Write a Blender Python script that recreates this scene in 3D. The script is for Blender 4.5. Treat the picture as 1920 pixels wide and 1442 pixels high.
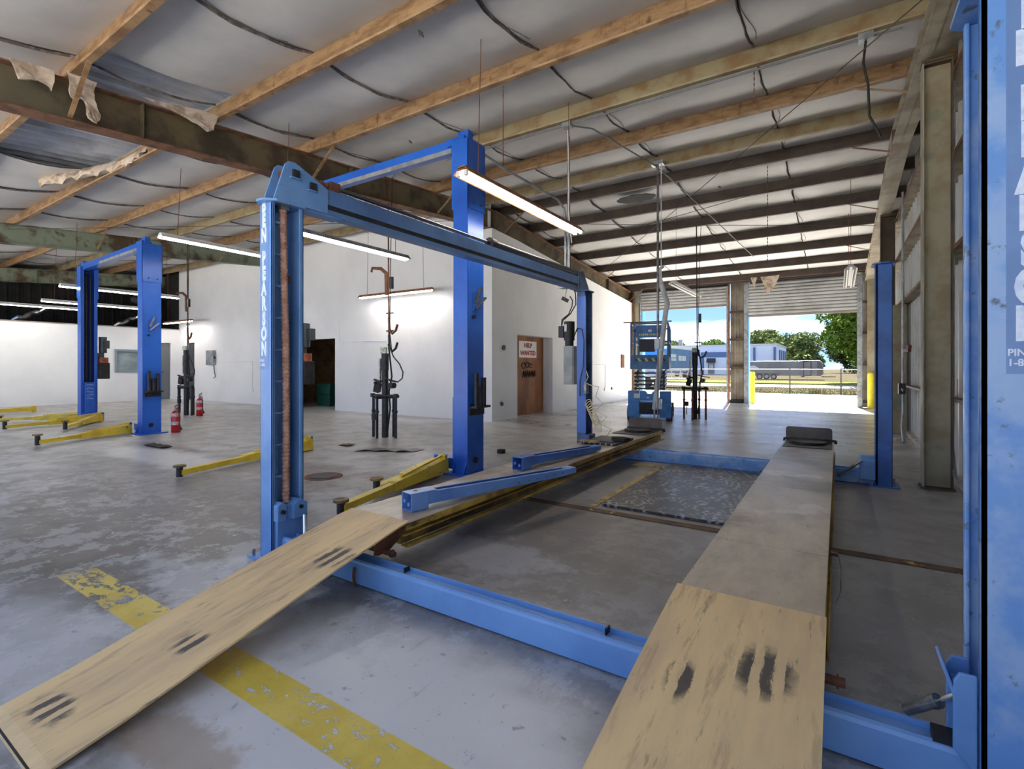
import bpy, bmesh, math, random
from mathutils import Vector, Matrix, Euler
random.seed(7)
for o in list(bpy.data.objects): bpy.data.objects.remove(o)
S = bpy.context.scene
COL = S.collection
# ---------------------------------------------------------------- camera
YAW = math.radians(33.0)
cd = bpy.data.cameras.new('camera'); cam = bpy.data.objects.new('camera', cd); COL.objects.link(cam)
cam.location = (0, 0, 1.2)
cam.rotation_euler = (math.radians(90), 0, YAW)
cd.sensor_width = 36; cd.lens = 36 * 942 / 1920
cd.shift_y = -34 / 1920
cd.clip_start = 0.05; cd.clip_end = 600
S.camera = cam
# ---------------------------------------------------------------- exposure
S.view_settings.view_transform = 'Standard'; S.view_settings.look = 'None'
S.view_settings.gamma = 1; S.view_settings.use_curve_mapping = False
S.view_settings.exposure = 1.55
try:
    S.cycles.max_bounces = 8; S.cycles.diffuse_bounces = 6; S.cycles.glossy_bounces = 3
    S.cycles.transmission_bounces = 4; S.cycles.caustics_reflective = False; S.cycles.caustics_refractive = False
    S.cycles.sample_clamp_indirect = 6
except Exception: pass
# ---------------------------------------------------------------- sky and sun
W = bpy.data.worlds.new('sky'); S.world = W; W.use_nodes = True
nt = W.node_tree; nt.nodes.clear()
def wn(t, **k):
    n = nt.nodes.new(t)
    for a, b in k.items(): setattr(n, a, b)
    return n
wo = wn('ShaderNodeOutputWorld'); bg = wn('ShaderNodeBackground'); bg.inputs[1].default_value = 0.64
tc = wn('ShaderNodeTexCoord'); sx = wn('ShaderNodeSeparateXYZ')
nt.links.new(tc.outputs['Generated'], sx.inputs[0])
cr = wn('ShaderNodeValToRGB')
cr.color_ramp.elements[0].position = 0.0; cr.color_ramp.elements[0].color = (0.34, 0.54, 0.90, 1)
cr.color_ramp.elements[1].position = 0.20; cr.color_ramp.elements[1].color = (0.15, 0.34, 0.80, 1)
nt.links.new(sx.outputs['Z'], cr.inputs[0])
mp = wn('ShaderNodeMapping'); mp.inputs['Scale'].default_value = (1.6, 1.6, 7.0); mp.inputs['Location'].default_value = (0.3, 0.2, 0.15)
nt.links.new(tc.outputs['Generated'], mp.inputs[0])
nz = wn('ShaderNodeTexNoise'); nz.inputs['Scale'].default_value = 2.2; nz.inputs['Detail'].default_value = 7; nz.inputs['Roughness'].default_value = 0.55
nt.links.new(mp.outputs[0], nz.inputs['Vector'])
c2 = wn('ShaderNodeValToRGB'); c2.color_ramp.elements[0].position = 0.45; c2.color_ramp.elements[1].position = 0.66
nt.links.new(nz.outputs[0], c2.inputs[0])
mx = wn('ShaderNodeMix'); mx.data_type = 'RGBA'
mr = wn('ShaderNodeMapRange'); mr.inputs['From Min'].default_value = .04; mr.inputs['From Max'].default_value = .12; mr.inputs['To Min'].default_value = 1.0; mr.inputs['To Max'].default_value = .75
nt.links.new(sx.outputs['Z'], mr.inputs['Value'])
mm = wn('ShaderNodeMath', operation='MULTIPLY'); nt.links.new(c2.outputs[0], mm.inputs[0]); nt.links.new(mr.outputs[0], mm.inputs[1])
nt.links.new(mm.outputs[0], mx.inputs[0]); nt.links.new(cr.outputs[0], mx.inputs[6]); mx.inputs[7].default_value = (1.2, 1.2, 1.2, 1)
nt.links.new(mx.outputs[2], bg.inputs[0]); nt.links.new(bg.outputs[0], wo.inputs[0])
sl = bpy.data.lights.new('sun', 'SUN'); sl.energy = 13.5; sl.angle = 0.012; sl.color = (1, 0.95, 0.88)
sun = bpy.data.objects.new('sun', sl); COL.objects.link(sun)
sun.rotation_euler = Vector((-0.13, 1.0, 1.18)).to_track_quat('Z', 'Y').to_euler()
sun.location = (-3, 30, 30)

# ---------------------------------------------------------------- material helpers
MT = {}
def srgb(c): return tuple(((v / 12.92) if v <= 0.04045 else ((v + 0.055) / 1.055) ** 2.4) for v in [x / 255 for x in c]) + (1,)
class NT:
    def __init__(s, name):
        s.m = bpy.data.materials.new(name); s.m.use_nodes = True; s.t = s.m.node_tree; s.t.nodes.clear()
        s.out = s.n('ShaderNodeOutputMaterial'); s.b = s.n('ShaderNodeBsdfPrincipled'); s.l(s.b.outputs[0], s.out.inputs[0])
        s.pos = s.n('ShaderNodeNewGeometry').outputs['Position']
    def n(s, t): return s.t.nodes.new(t)
    def l(s, a, b): s.t.links.new(a, b)
    def mapv(s, scale, loc=(0, 0, 0), rot=(0, 0, 0), src=None):
        m = s.n('ShaderNodeMapping'); m.inputs['Scale'].default_value = scale; m.inputs['Location'].default_value = loc; m.inputs['Rotation'].default_value = rot
        s.l(src or s.pos, m.inputs[0]); return m.outputs[0]
    def noise(s, scale, detail=4, rough=.55, stretch=(1, 1, 1), loc=(0, 0, 0), rot=(0, 0, 0), dist=0, src=None):
        n = s.n('ShaderNodeTexNoise'); n.inputs['Scale'].default_value = scale; n.inputs['Detail'].default_value = detail
        n.inputs['Roughness'].default_value = rough; n.inputs['Distortion'].default_value = dist
        s.l(s.mapv(stretch, loc, rot, src), n.inputs['Vector']); return n.outputs[0]
    def ramp(s, v, a, b, inv=False):
        r = s.n('ShaderNodeMapRange'); r.interpolation_type = 'SMOOTHSTEP'
        r.inputs['From Min'].default_value = a; r.inputs['From Max'].default_value = b
        if inv: r.inputs['To Min'].default_value = 1; r.inputs['To Max'].default_value = 0
        s.l(v, r.inputs['Value']); return r.outputs[0]
    def math(s, op, a, b=None):
        m = s.n('ShaderNodeMath'); m.operation = op
        for i, v in enumerate((a, b)):
            if v is None: continue
            if isinstance(v, (int, float)): m.inputs[i].default_value = v
            else: s.l(v, m.inputs[i])
        return m.outputs[0]
    def mix(s, f, a, b):
        m = s.n('ShaderNodeMix'); m.data_type = 'RGBA'
        if isinstance(f, (int, float)): m.inputs[0].default_value = f
        else: s.l(f, m.inputs[0])
        for i, v in ((6, a), (7, b)):
            if isinstance(v, tuple): m.inputs[i].default_value = v
            else: s.l(v, m.inputs[i])
        return m.outputs[2]
    def xyz(s, src=None):
        n = s.n('ShaderNodeSeparateXYZ'); s.l(src or s.pos, n.inputs[0]); return n.outputs
    def ell(s, c, r, src=None, rag=.25, nscale=3):
        """soft ragged ellipse mask on x, y"""
        m = s.n('ShaderNodeVectorMath'); m.operation = 'SUBTRACT'; s.l(src or s.pos, m.inputs[0]); m.inputs[1].default_value = (c[0], c[1], 0)
        d = s.n('ShaderNodeVectorMath'); d.operation = 'MULTIPLY'; s.l(m.outputs[0], d.inputs[0]); d.inputs[1].default_value = (1 / r[0], 1 / r[1], 0)
        L = s.n('ShaderNodeVectorMath'); L.operation = 'LENGTH'; s.l(d.outputs[0], L.inputs[0])
        nn = s.noise(nscale, 6, .65)
        v = s.math('ADD', L.outputs['Value'], s.math('MULTIPLY', s.math('SUBTRACT', nn, .5), rag * 6))
        return s.ramp(v, .55, 1.15, True)
    def col(s, c): s.l(c, s.b.inputs['Base Color']) if not isinstance(c, tuple) else setattr(s.b.inputs['Base Color'], 'default_value', c)
    def bump(s, v, strength=.2, dist=.01):
        b = s.n('ShaderNodeBump'); b.inputs['Strength'].default_value = strength; b.inputs['Distance'].default_value = dist
        s.l(v, b.inputs['Height']); s.l(b.outputs[0], s.b.inputs['Normal'])
def mat(name, c, alt=None, scale=4, lo=.4, hi=.65, rough=.6, metal=0, stretch=(1, 1, 1), spot=None, sscale=20, slo=.62, shi=.68, bump=0, emit=None, es=0, sstretch=(1, 1, 1)):
    if name in MT: return MT[name]
    k = NT(name); col = srgb(c)
    if alt:
        n = k.noise(scale, 5, .6, stretch); col = k.mix(k.ramp(n, lo, hi), srgb(c), srgb(alt))
    if spot:
        n2 = k.noise(sscale, 5, .65, sstretch, loc=(3.1, 7.7, 1.3)); col = k.mix(k.ramp(n2, slo, shi), col, srgb(spot))
    k.col(col); k.b.inputs['Roughness'].default_value = rough; k.b.inputs['Metallic'].default_value = metal
    if rough > .94: k.b.inputs['Specular IOR Level'].default_value = .05
    if bump: k.bump(k.noise(scale * 6, 4), bump, .01)
    if emit:
        k.b.inputs['Emission Color'].default_value = emit + (1,); k.b.inputs['Emission Strength'].default_value = es
    MT[name] = k.m; return k.m

# ---------------------------------------------------------------- mesh helpers
def accloc(o):
    v = Vector((0, 0, 0))
    while o is not None: v += o.location; o = o.parent
    return v
class MB:
    def __init__(s): s.v = []; s.f = []
    def add(s, vs, fs):
        n = len(s.v); s.v += [tuple(p) for p in vs]; s.f += [tuple(i + n for i in f) for f in fs]; return s
    def box(s, x0, x1, y0, y1, z0, z1):
        return s.add([(x0, y0, z0), (x1, y0, z0), (x1, y1, z0), (x0, y1, z0), (x0, y0, z1), (x1, y0, z1), (x1, y1, z1), (x0, y1, z1)],
                     [(0, 3, 2, 1), (4, 5, 6, 7), (0, 1, 5, 4), (1, 2, 6, 5), (2, 3, 7, 6), (3, 0, 4, 7)])
    def obox(s, c, size, rot=(0, 0, 0)):
        m = Matrix.Translation(c) @ Euler(rot).to_matrix().to_4x4(); a, b, d = [q / 2 for q in size]
        P = [(-a, -b, -d), (a, -b, -d), (a, b, -d), (-a, b, -d), (-a, -b, d), (a, -b, d), (a, b, d), (-a, b, d)]
        return s.add([m @ Vector(p) for p in P], [(0, 3, 2, 1), (4, 5, 6, 7), (0, 1, 5, 4), (1, 2, 6, 5), (2, 3, 7, 6), (3, 0, 4, 7)])
    def bar(s, p0, p1, w, h, w1=None, h1=None, up=(0, 0, 1)):
        p0, p1 = Vector(p0), Vector(p1); d = (p1 - p0).normalized(); u = Vector(up)
        sd = d.cross(u)
        if sd.length < 1e-4: sd = d.cross(Vector((1, 0, 0)))
        sd.normalize(); u = sd.cross(d); w1 = w1 or w; h1 = h1 or h; V = []
        for p, a, b in ((p0, w, h), (p1, w1, h1)):
            V += [p - sd * a / 2 - u * b / 2, p + sd * a / 2 - u * b / 2, p + sd * a / 2 + u * b / 2, p - sd * a / 2 + u * b / 2]
        return s.add(V, [(0, 1, 2, 3), (7, 6, 5, 4), (0, 4, 5, 1), (1, 5, 6, 2), (2, 6, 7, 3), (3, 7, 4, 0)])
    def tube(s, pts, r, n=8, caps=True):
        pts = [Vector(p) for p in pts]; R = r if isinstance(r, (list, tuple)) else [r] * len(pts); V = []; F = []; prev = None
        for i, p in enumerate(pts):
            t = (pts[min(i + 1, len(pts) - 1)] - pts[max(i - 1, 0)])
            t = t.normalized() if t.length > 1e-9 else Vector((0, 0, 1))
            a = prev if prev is not None else (Vector((0, 0, 1)) if abs(t.z) < .9 else Vector((1, 0, 0)))
            a = (a - t * a.dot(t))
            if a.length < 1e-5: a = t.orthogonal()
            a.normalize(); prev = a; b = t.cross(a)
            for k in range(n):
                q = 2 * math.pi * k / n; V.append(p + (a * math.cos(q) + b * math.sin(q)) * R[i])
        for i in range(len(pts) - 1):
            for k in range(n):
                F.append((i * n + k, i * n + (k + 1) % n, (i + 1) * n + (k + 1) % n, (i + 1) * n + k))
        if caps: F.append(tuple(range(n))[::-1]); F.append(tuple((len(pts) - 1) * n + k for k in range(n)))
        return s.add(V, F)
    def cyl(s, p0, p1, r, n=16, r1=None): return s.tube([p0, p1], [r, r1 if r1 is not None else r], n)
    def prism(s, poly, axis, a0, a1):
        n = len(poly)
        def P(p, a): return {'x': (a, p[0], p[1]), 'y': (p[0], a, p[1]), 'z': (p[0], p[1], a)}[axis]
        return s.add([P(p, a0) for p in poly] + [P(p, a1) for p in poly],
                     [tuple(range(n))[::-1], tuple(range(n, 2 * n))] + [(i, (i + 1) % n, n + (i + 1) % n, n + i) for i in range(n)])
    def sheet(s, rows, t=None):
        """grid of points rows[i][j]; optional thickness vector t"""
        m, n = len(rows), len(rows[0]); V = [p for r in rows for p in r]
        F = [(i * n + j, i * n + j + 1, (i + 1) * n + j + 1, (i + 1) * n + j) for i in range(m - 1) for j in range(n - 1)]
        s.add(V, F)
        if t:
            s.add([tuple(Vector(p) + Vector(t)) for p in V], [f[::-1] for f in F])
        return s
    def build(s, name, m, parent=None, smooth=False, bevel=0, local=False, seg=2):
        me = bpy.data.meshes.new(name)
        off = Vector((0, 0, 0)) if (local or parent is None) else accloc(parent)
        me.from_pydata([tuple(Vector(p) - off) for p in s.v], [], s.f); me.update()
        bm = bmesh.new(); bm.from_mesh(me); bmesh.ops.recalc_face_normals(bm, faces=bm.faces); bm.to_mesh(me); bm.free()
        if m: me.materials.append(m)
        if smooth:
            for p in me.polygons: p.use_smooth = True
            try: me.set_sharp_from_angle(angle=math.radians(35))
            except Exception: pass
        o = bpy.data.objects.new(name, me); COL.objects.link(o)
        if parent is not None: o.parent = parent
        if bevel:
            b = o.modifiers.new('bevel', 'BEVEL'); b.width = bevel; b.segments = seg; b.limit_method = 'ANGLE'; b.angle_limit = math.radians(40)
        return o
def tag(o, label=None, cat=None, group=None, kind=None):
    if label: o['label'] = label
    if cat: o['category'] = cat
    if group: o['group'] = group
    if kind: o['kind'] = kind
    return o
def thing(name, loc, label, cat, group=None, rz=0):
    o = bpy.data.objects.new(name, None); o.empty_display_size = .1; COL.objects.link(o); o.location = loc; o.rotation_euler = (0, 0, rz)
    return tag(o, label, cat, group)
def struct(name, mb, m, parent=None, **k):
    o = mb.build(name, m, parent, **k)
    if parent is None: o['kind'] = 'structure'
    return o
def dup(root, loc, rz=0, label=None, group=None, scale=None):
    r = root.copy(); COL.objects.link(r); r.location = loc; r.rotation_euler = (0, 0, rz)
    if label: r['label'] = label
    if group: r['group'] = group
    for ch in list(root.children):
        c = ch.copy(); COL.objects.link(c); c.parent = r
        for g in list(ch.children):
            d = g.copy(); COL.objects.link(d); d.parent = c
    return r
def text(name, body, size, m, parent, loc, rot, align='CENTER', sx=1, off=0.0, ext=.0015):
    cu = bpy.data.curves.new(name, 'FONT'); cu.body = body; cu.size = size; cu.align_x = align; cu.align_y = 'CENTER'; cu.extrude = ext; cu.offset = off
    cu.resolution_u = 3
    t = bpy.data.objects.new('tmp', cu); COL.objects.link(t)
    me = bpy.data.meshes.new_from_object(t); bpy.data.objects.remove(t)
    M_ = Matrix.Translation(Vector(loc) - (accloc(parent) if parent else Vector((0, 0, 0)))) @ Euler(rot).to_matrix().to_4x4() @ Matrix.Diagonal((sx, 1, 1, 1))
    me.transform(M_); me.materials.clear(); me.materials.append(m)
    o = bpy.data.objects.new(name, me); COL.objects.link(o)
    if parent: o.parent = parent
    return o
FR = (math.radians(90), 0, 0)         # text facing -Y
RT = (math.radians(90), 0, math.radians(90))  # text facing +X

# ---------------------------------------------------------------- palette
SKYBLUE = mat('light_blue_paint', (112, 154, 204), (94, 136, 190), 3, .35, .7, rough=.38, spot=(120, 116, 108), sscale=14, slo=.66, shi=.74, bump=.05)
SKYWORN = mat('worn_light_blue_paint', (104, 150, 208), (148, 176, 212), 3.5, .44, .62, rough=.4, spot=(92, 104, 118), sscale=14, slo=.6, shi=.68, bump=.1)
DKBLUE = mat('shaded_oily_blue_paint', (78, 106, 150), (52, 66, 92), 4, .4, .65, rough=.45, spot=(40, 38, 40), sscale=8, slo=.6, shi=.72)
ROYAL = mat('royal_blue_paint', (44, 102, 198), (34, 86, 176), 2, .35, .7, rough=.28, spot=(30, 40, 80), sscale=7, slo=.68, shi=.78)
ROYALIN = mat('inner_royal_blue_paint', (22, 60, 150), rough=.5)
YEL = mat('yellow_arm_paint', (232, 202, 62), (205, 172, 48), 5, .4, .7, rough=.45, spot=(70, 62, 40), sscale=10, slo=.64, shi=.7)
BLACK = mat('black_steel', (34, 33, 34), (52, 48, 46), 8, rough=.5, metal=.2)
RUBBER = mat('black_rubber', (26, 26, 27), rough=.75)
DKSTEEL = mat('dark_pipe_steel', (52, 52, 56), (36, 35, 36), 10, rough=.5, metal=.3)
RUST = mat('rusty_steel', (120, 74, 50), (84, 52, 38), 9, .35, .65, rough=.8, bump=.2)
STEEL = mat('bare_steel', (150, 150, 150), (110, 108, 104), 12, rough=.35, metal=.8)
GALV = mat('galvanised_steel', (172, 176, 180), (140, 144, 148), 7, rough=.4, metal=.5)
CHROME = mat('chrome', (220, 222, 225), rough=.12, metal=1)
COPPER = mat('ribbed_copper_hose', (186, 146, 124), (150, 108, 88), 18, rough=.6)
WHITEW = mat('white_wall_paint', (236, 237, 238), (226, 227, 229), .7, .35, .7, rough=.75, spot=(196, 196, 196), sscale=2.2, slo=.72, shi=.8)
WHITEP = mat('white_enamel', (228, 226, 220), rough=.4)
LETTER = mat('white_lettering', (222, 232, 245), (196, 212, 232), 30, rough=.5)
INSUL = mat('white_insulation_facing', (222, 219, 214), (206, 203, 199), 1.3, .35, .7, rough=.55, spot=(150, 146, 142), sscale=1.7, slo=.68, shi=.82, bump=.15)
SEAM = mat('dark_insulation_seam', (92, 84, 76), (132, 124, 116), 14, .45, .6, rough=.8)
TATTER = mat('torn_insulation', (206, 190, 172), (150, 132, 114), 7, .4, .65, rough=.9, bump=.5)
PURT = mat('rusty_tan_purlin', (160, 129, 92), (124, 94, 64), 5, .38, .66, rough=.62, stretch=(1, 1, 3), spot=(104, 70, 44), sscale=7, slo=.56, shi=.72, sstretch=(1.6, 1, .5))
PURG = mat('olive_galvanised_purlin', (152, 140, 108), (132, 106, 72), 4, .4, .66, rough=.6, spot=(106, 128, 116), sscale=1.2, slo=.6, shi=.74)
PURB = mat('dark_brown_purlin', (84, 70, 60), (66, 54, 46), 3, rough=.6)  # darker brown than the near purlins; also on the far wall
RAFT = mat('dark_blotched_rafter_steel', (100, 88, 64), (64, 54, 42), 1.8, .42, .6, rough=.65, spot=(92, 86, 68), sscale=1.1, slo=.58, shi=.72)
RAFG = mat('green_blotched_rafter_steel', (128, 138, 118), (84, 66, 46), 1.3, .46, .58, rough=.65, spot=(70, 56, 42), sscale=1.6, slo=.6, shi=.68)
RAFL = mat('pale_rafter_steel', (168, 160, 140), (136, 120, 96), 2, .4, .65, rough=.6)
COLM = mat('tan_column_steel', (162, 154, 128), (144, 128, 98), 2.5, .42, .64, rough=.65, spot=(126, 136, 116), sscale=3, slo=.6, shi=.7, bump=.1)
COLD = mat('brown_column_steel', (92, 78, 60), (70, 58, 44), 3, rough=.65)
RUSTEDGE = mat('rust_brown_edge', (132, 92, 66), (98, 66, 46), 6, rough=.75)
SIDING = mat('pale_metal_siding', (214, 218, 216), (192, 190, 182), 1.5, .4, .7, rough=.45, metal=.15, spot=(130, 110, 86), sscale=2.5, slo=.68, shi=.8)
GIRT = mat('brown_grey_girt', (150, 138, 120), (116, 96, 76), 3, rough=.65)
DECK = mat('grey_roof_deck', (216, 222, 230), (176, 180, 186), 1.2, .4, .66, rough=.5, metal=.2)
ROLL = mat('roll_door_slat_paint', (196, 198, 198), (172, 172, 170), 2, rough=.45, metal=.1)
DARKV = mat('void_shade_metal', (38, 36, 35), (24, 23, 23), 2, rough=.8)  # near-black colour stands in for the shade of dark voids
EMIT = mat('lit_fluorescent_tube', (255, 255, 250), rough=.5, emit=(1.0, .97, .92), es=10)
GLASS = mat('office_glass', (150, 166, 172), (120, 134, 140), 1.2, rough=.08, metal=.0)
REDP = mat('red_enamel', (186, 34, 36), rough=.3)
CREAM = mat('cream_hose', (214, 204, 160), rough=.5)
# ================================================================ FLOOR
def floor_mat():
    k = NT('worn_garage_concrete')
    n1 = k.noise(.55, 6, .6); n2 = k.noise(2.6, 8, .7, loc=(4, 2, 0)); n3 = k.noise(14, 6, .7); n4 = k.noise(40, 4, .7)
    c = k.mix(k.ramp(n1, .35, .68), srgb((148, 146, 143)), srgb((172, 172, 172)))
    c = k.mix(k.ramp(n2, .42, .66), c, srgb((132, 128, 122)))
    dark = srgb((112, 105, 98))
    def blot(cc, e, f, color):
        return k.mix(k.math('MULTIPLY', e, f), cc, color)
    c = blot(c, k.ell((-4.3, 1.75), (3.0, 1.0), rag=.25, nscale=1.3), .9, dark)
    c = blot(c, k.ell((-3.9, 1.15), (1.1, .5), rag=.2, nscale=2), .55, srgb((84, 76, 68)))
    c = blot(c, k.ell((-6.2, 2.6), (2.8, .8), rag=.25, nscale=1.2), .7, srgb((116, 110, 104)))
    c = blot(c, k.ell((-1.4, 3.1), (1.5, 1.0), rag=.12, nscale=2.5), .8, srgb((124, 115, 105)))
    c = blot(c, k.ell((-2.4, 4.9), (.9, 1.6), rag=.2, nscale=2.5), .6, srgb((118, 114, 108)))
    c = blot(c, k.ell((.35, 3.6), (.75, 3.0), rag=.15, nscale=2), .7, srgb((136, 134, 131)))
    c = blot(c, k.ell((-4.6, 3.5), (1.2, .55), rag=.25, nscale=2.5), .7, srgb((104, 88, 78)))
    c = blot(c, k.ell((-8.4, 3.4), (1.1, .35), rag=.25, nscale=2.5), .7, srgb((88, 78, 70)))
    c = blot(c, k.ell((-5.5, 6.0), (3.2, 1.2), rag=.3, nscale=1), .35, srgb((120, 118, 114)))
    # pale scraped zones
    pale = srgb((212, 210, 206))
    e = k.ell((-1.35, 1.15), (1.2, .62), rag=.12, nscale=2.5); c = blot(c, e, .92, pale)
    e2 = k.ell((-2.7, 1.45), (.9, .32), rag=.4, nscale=4); c = blot(c, e2, .8, srgb((178, 177, 175)))
    e3 = k.ell((-2.75, .72), (.75, .32), rag=.3, nscale=4); c = blot(c, e3, .85, srgb((190, 188, 185)))
    c = blot(c, k.ell((-7.6, 3.05), (2.2, .38), rag=.3, nscale=1.4), .75, srgb((196, 195, 193)))
    c = blot(c, k.ell((-1.9, 2.6), (.55, .3), rag=.5, nscale=5), .6, srgb((176, 176, 176)))
    c = blot(c, k.ell((-1.8, 5.0), (.5, .9), rag=.5, nscale=4), .5, srgb((170, 170, 168)))
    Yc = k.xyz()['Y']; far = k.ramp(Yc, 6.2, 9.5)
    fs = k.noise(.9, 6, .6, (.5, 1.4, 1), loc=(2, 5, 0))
    c = k.mix(k.math('MULTIPLY', far, .8), c, k.mix(k.ramp(fs, .38, .62), srgb((222, 220, 216)), srgb((158, 155, 151))))  # far floor lightened: sheen from the doors put into the colour
    # peeling pale floor paint
    pm = k.noise(4.5, 11, .78, loc=(7, 3, 0)); big = k.noise(1.0, 4, .6, loc=(3, 9, 0))
    pe = k.ramp(k.math('ADD', k.math('MULTIPLY', pm, .7), k.math('MULTIPLY', big, .3)), .505, .53)
    near = k.ramp(Yc, 1.7, 2.6, True)
    c = k.mix(k.math('MULTIPLY', k.math('MULTIPLY', pe, near), .34), c, srgb((210, 210, 210)))
    c = k.mix(k.math('MULTIPLY', k.math('MULTIPLY', pe, k.ramp(Yc, 1.7, 2.6)), .16), c, srgb((188, 187, 184)))
    fl = k.ramp(k.noise(11, 10, .8, (1, .7, 1), loc=(1, 8, 0)), .60, .625)
    c = k.mix(k.math('MULTIPLY', fl, .5), c, srgb((118, 112, 106)))
    # flakes and specks
    sp = k.ramp(n3, .62, .68); c = k.mix(k.math('MULTIPLY', sp, .55), c, srgb((98, 94, 92)))
    c = k.mix(k.math('MULTIPLY', k.ramp(n4, .66, .72), .5), c, srgb((84, 80, 78)))
    c = k.mix(k.math('MULTIPLY', k.ramp(k.noise(9, 5, .6, loc=(9, 9, 0)), .68, .71), .6), c, srgb((206, 208, 210)))
    st = k.noise(5, 6, .7, (1, .12, 1), rot=(0, 0, .5)); c = k.mix(k.math('MULTIPLY', k.ramp(st, .6, .7), .35), c, srgb((110, 108, 106)))
    # joints
    X = k.xyz()
    def line(o, at, w):
        a = k.math('ABSOLUTE', k.math('SUBTRACT', X[o], at)); return k.ramp(a, w, w * 1.6, True)
    for o, at in (('Y', 7.6), ('X', -5.1), ('Y', 10.6), ('X', -8.9), ('Y', 13.6), ('X', -12.5)):
        c = k.mix(k.math('MULTIPLY', line(o, at, .006), .5), c, srgb((80, 78, 76)))
    # worn yellow bay stripe
    ym = k.math('MULTIPLY', k.ramp(k.math('ABSOLUTE', k.math('SUBTRACT', X['Y'], 1.075)), .083, .090, True),
                k.math('MULTIPLY', k.ramp(X['X'], -3.85, -3.55), k.ramp(X['X'], -.2, -.1, True)))
    wn_ = k.math('ADD', k.math('MULTIPLY', k.noise(6, 8, .75, (1, 1.6, 1), loc=(2.2, 0, 0)), .62), k.math('MULTIPLY', k.noise(22, 6, .7, (1, 1.6, 1), loc=(1, 5, 0)), .38)); left = k.ramp(X['X'], -3.6, -2.2, True)
    wear = k.ramp(k.math('ADD', wn_, k.math('MULTIPLY', left, .035)), .545, .556, True)
    ycol = k.mix(k.ramp(n2, .4, .6), srgb((226, 200, 84)), srgb((214, 184, 62)))
    c = k.mix(k.math('MULTIPLY', ym, wear), c, ycol)
    edge = k.math('MULTIPLY', ym, k.ramp(k.math('ABSOLUTE', k.math('SUBTRACT', wn_, .552)), .004, .010, True))
    c = k.mix(k.math('MULTIPLY', edge, .5), c, srgb((110, 96, 60)))
    # worn orange-brown scuffs under the low end of the left ramp
    c = blot(c, k.ell((-1.75, .75), (.35, .12), rag=.4, nscale=6), .6, srgb((150, 126, 96)))
    k.col(c)
    r = k.math('SUBTRACT', k.math('ADD', k.math('MULTIPLY', n2, .45), .18), k.math('MULTIPLY', far, .09)); k.l(r, k.b.inputs['Roughness'])
    k.b.inputs['Specular IOR Level'].default_value = .5
    k.bump(k.math('ADD', pm, k.math('MULTIPLY', n4, .5)), .12, .004)
    return k.m
FLOORM = floor_mat()
struct('floor', MB().box(-24, 1.25, -2.5, 17.85, -.15, 0), FLOORM)
# outside ground
apr = mat('sunlit_concrete_apron', (226, 222, 214), (212, 207, 199), .6, rough=.85, spot=(160, 152, 142), sscale=1.2, slo=.64, shi=.78, sstretch=(.3, 1.5, 1))
grass_m = mat('dry_lawn', (56, 50, 30), (68, 60, 40), 1.2, .4, .6, rough=1, spot=(42, 48, 22), sscale=.7, slo=.5, shi=.62, sstretch=(.4, 1, 1))
struct('driveway', MB().box(-40, 30, 17.85, 25.4, -.2, -.02), apr)
struct('front_driveway', MB().box(-40, 30, -30, -2.5, -.2, -.02), apr)
struct('lawn', MB().box(-70, 60, 25.4, 200, -.3, -.05), grass_m)
struct('road', MB().box(-70, 60, 33.5, 38.5, -.2, -.03), mat('pale_road', (150, 144, 134), (138, 132, 124), .5, rough=.9))
struct('side_ground', MB().box(1.25, 60, -30, 25.4, -.3, -.03), apr)
struct('side_ground_left', MB().box(-70, -24, -30, 25.4, -.3, -.03), grass_m)

# ================================================================ ROOF
RY = 9.1
def zt(y, h=4.63): return h - .083 * abs(y - RY)       # top of rafter / bottom of purlin
ROOF0, ROOF1 = -1.2, 18.1
# corrugated deck sheets
def deck_sheet(x0, x1, y0, y1):
    rows = []; nx = max(2, int(round((x1 - x0) / .025)))
    for y in (y0, y1):
        r = []
        for i in range(nx + 1):
            x = x0 + (x1 - x0) * i / nx
            ph = ((x + 100) % .25) / .25; rib = -.05 if ph > .78 else (-.015 if .3 < ph < .36 else 0)
            r.append((x, y, zt(y) + .34 + rib))
        rows.append(r)
    return MB().sheet(rows, (0, 0, .012))
ceiling = deck_sheet(-24, -23, ROOF0, RY).build('ceiling', DECK); ceiling['kind'] = 'structure'
for i in range(25):
    x = -24 + i
    for (a, b) in ((ROOF0, RY), (RY, ROOF1)):
        if i == 0 and a == ROOF0: continue
        deck_sheet(x, x + 1.0 + (.15 if i == 24 else 0), a, b).build('roof_sheet', DECK, ceiling)
# purlins
PY = [-.9, .45, 1.8, 3.15, 4.5, 5.85, 7.2, 8.55, 9.45, 10.7, 11.95, 13.35, 14.8, 16.2, 17.5]
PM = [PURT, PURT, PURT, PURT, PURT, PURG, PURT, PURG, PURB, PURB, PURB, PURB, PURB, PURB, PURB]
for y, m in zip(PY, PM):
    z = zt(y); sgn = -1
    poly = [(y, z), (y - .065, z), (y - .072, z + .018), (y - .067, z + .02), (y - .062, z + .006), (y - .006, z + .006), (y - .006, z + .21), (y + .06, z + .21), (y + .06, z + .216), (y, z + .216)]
    p = MB().prism(poly, 'x', -23.9, 1.12).build('purlin', m, ceiling)
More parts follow.
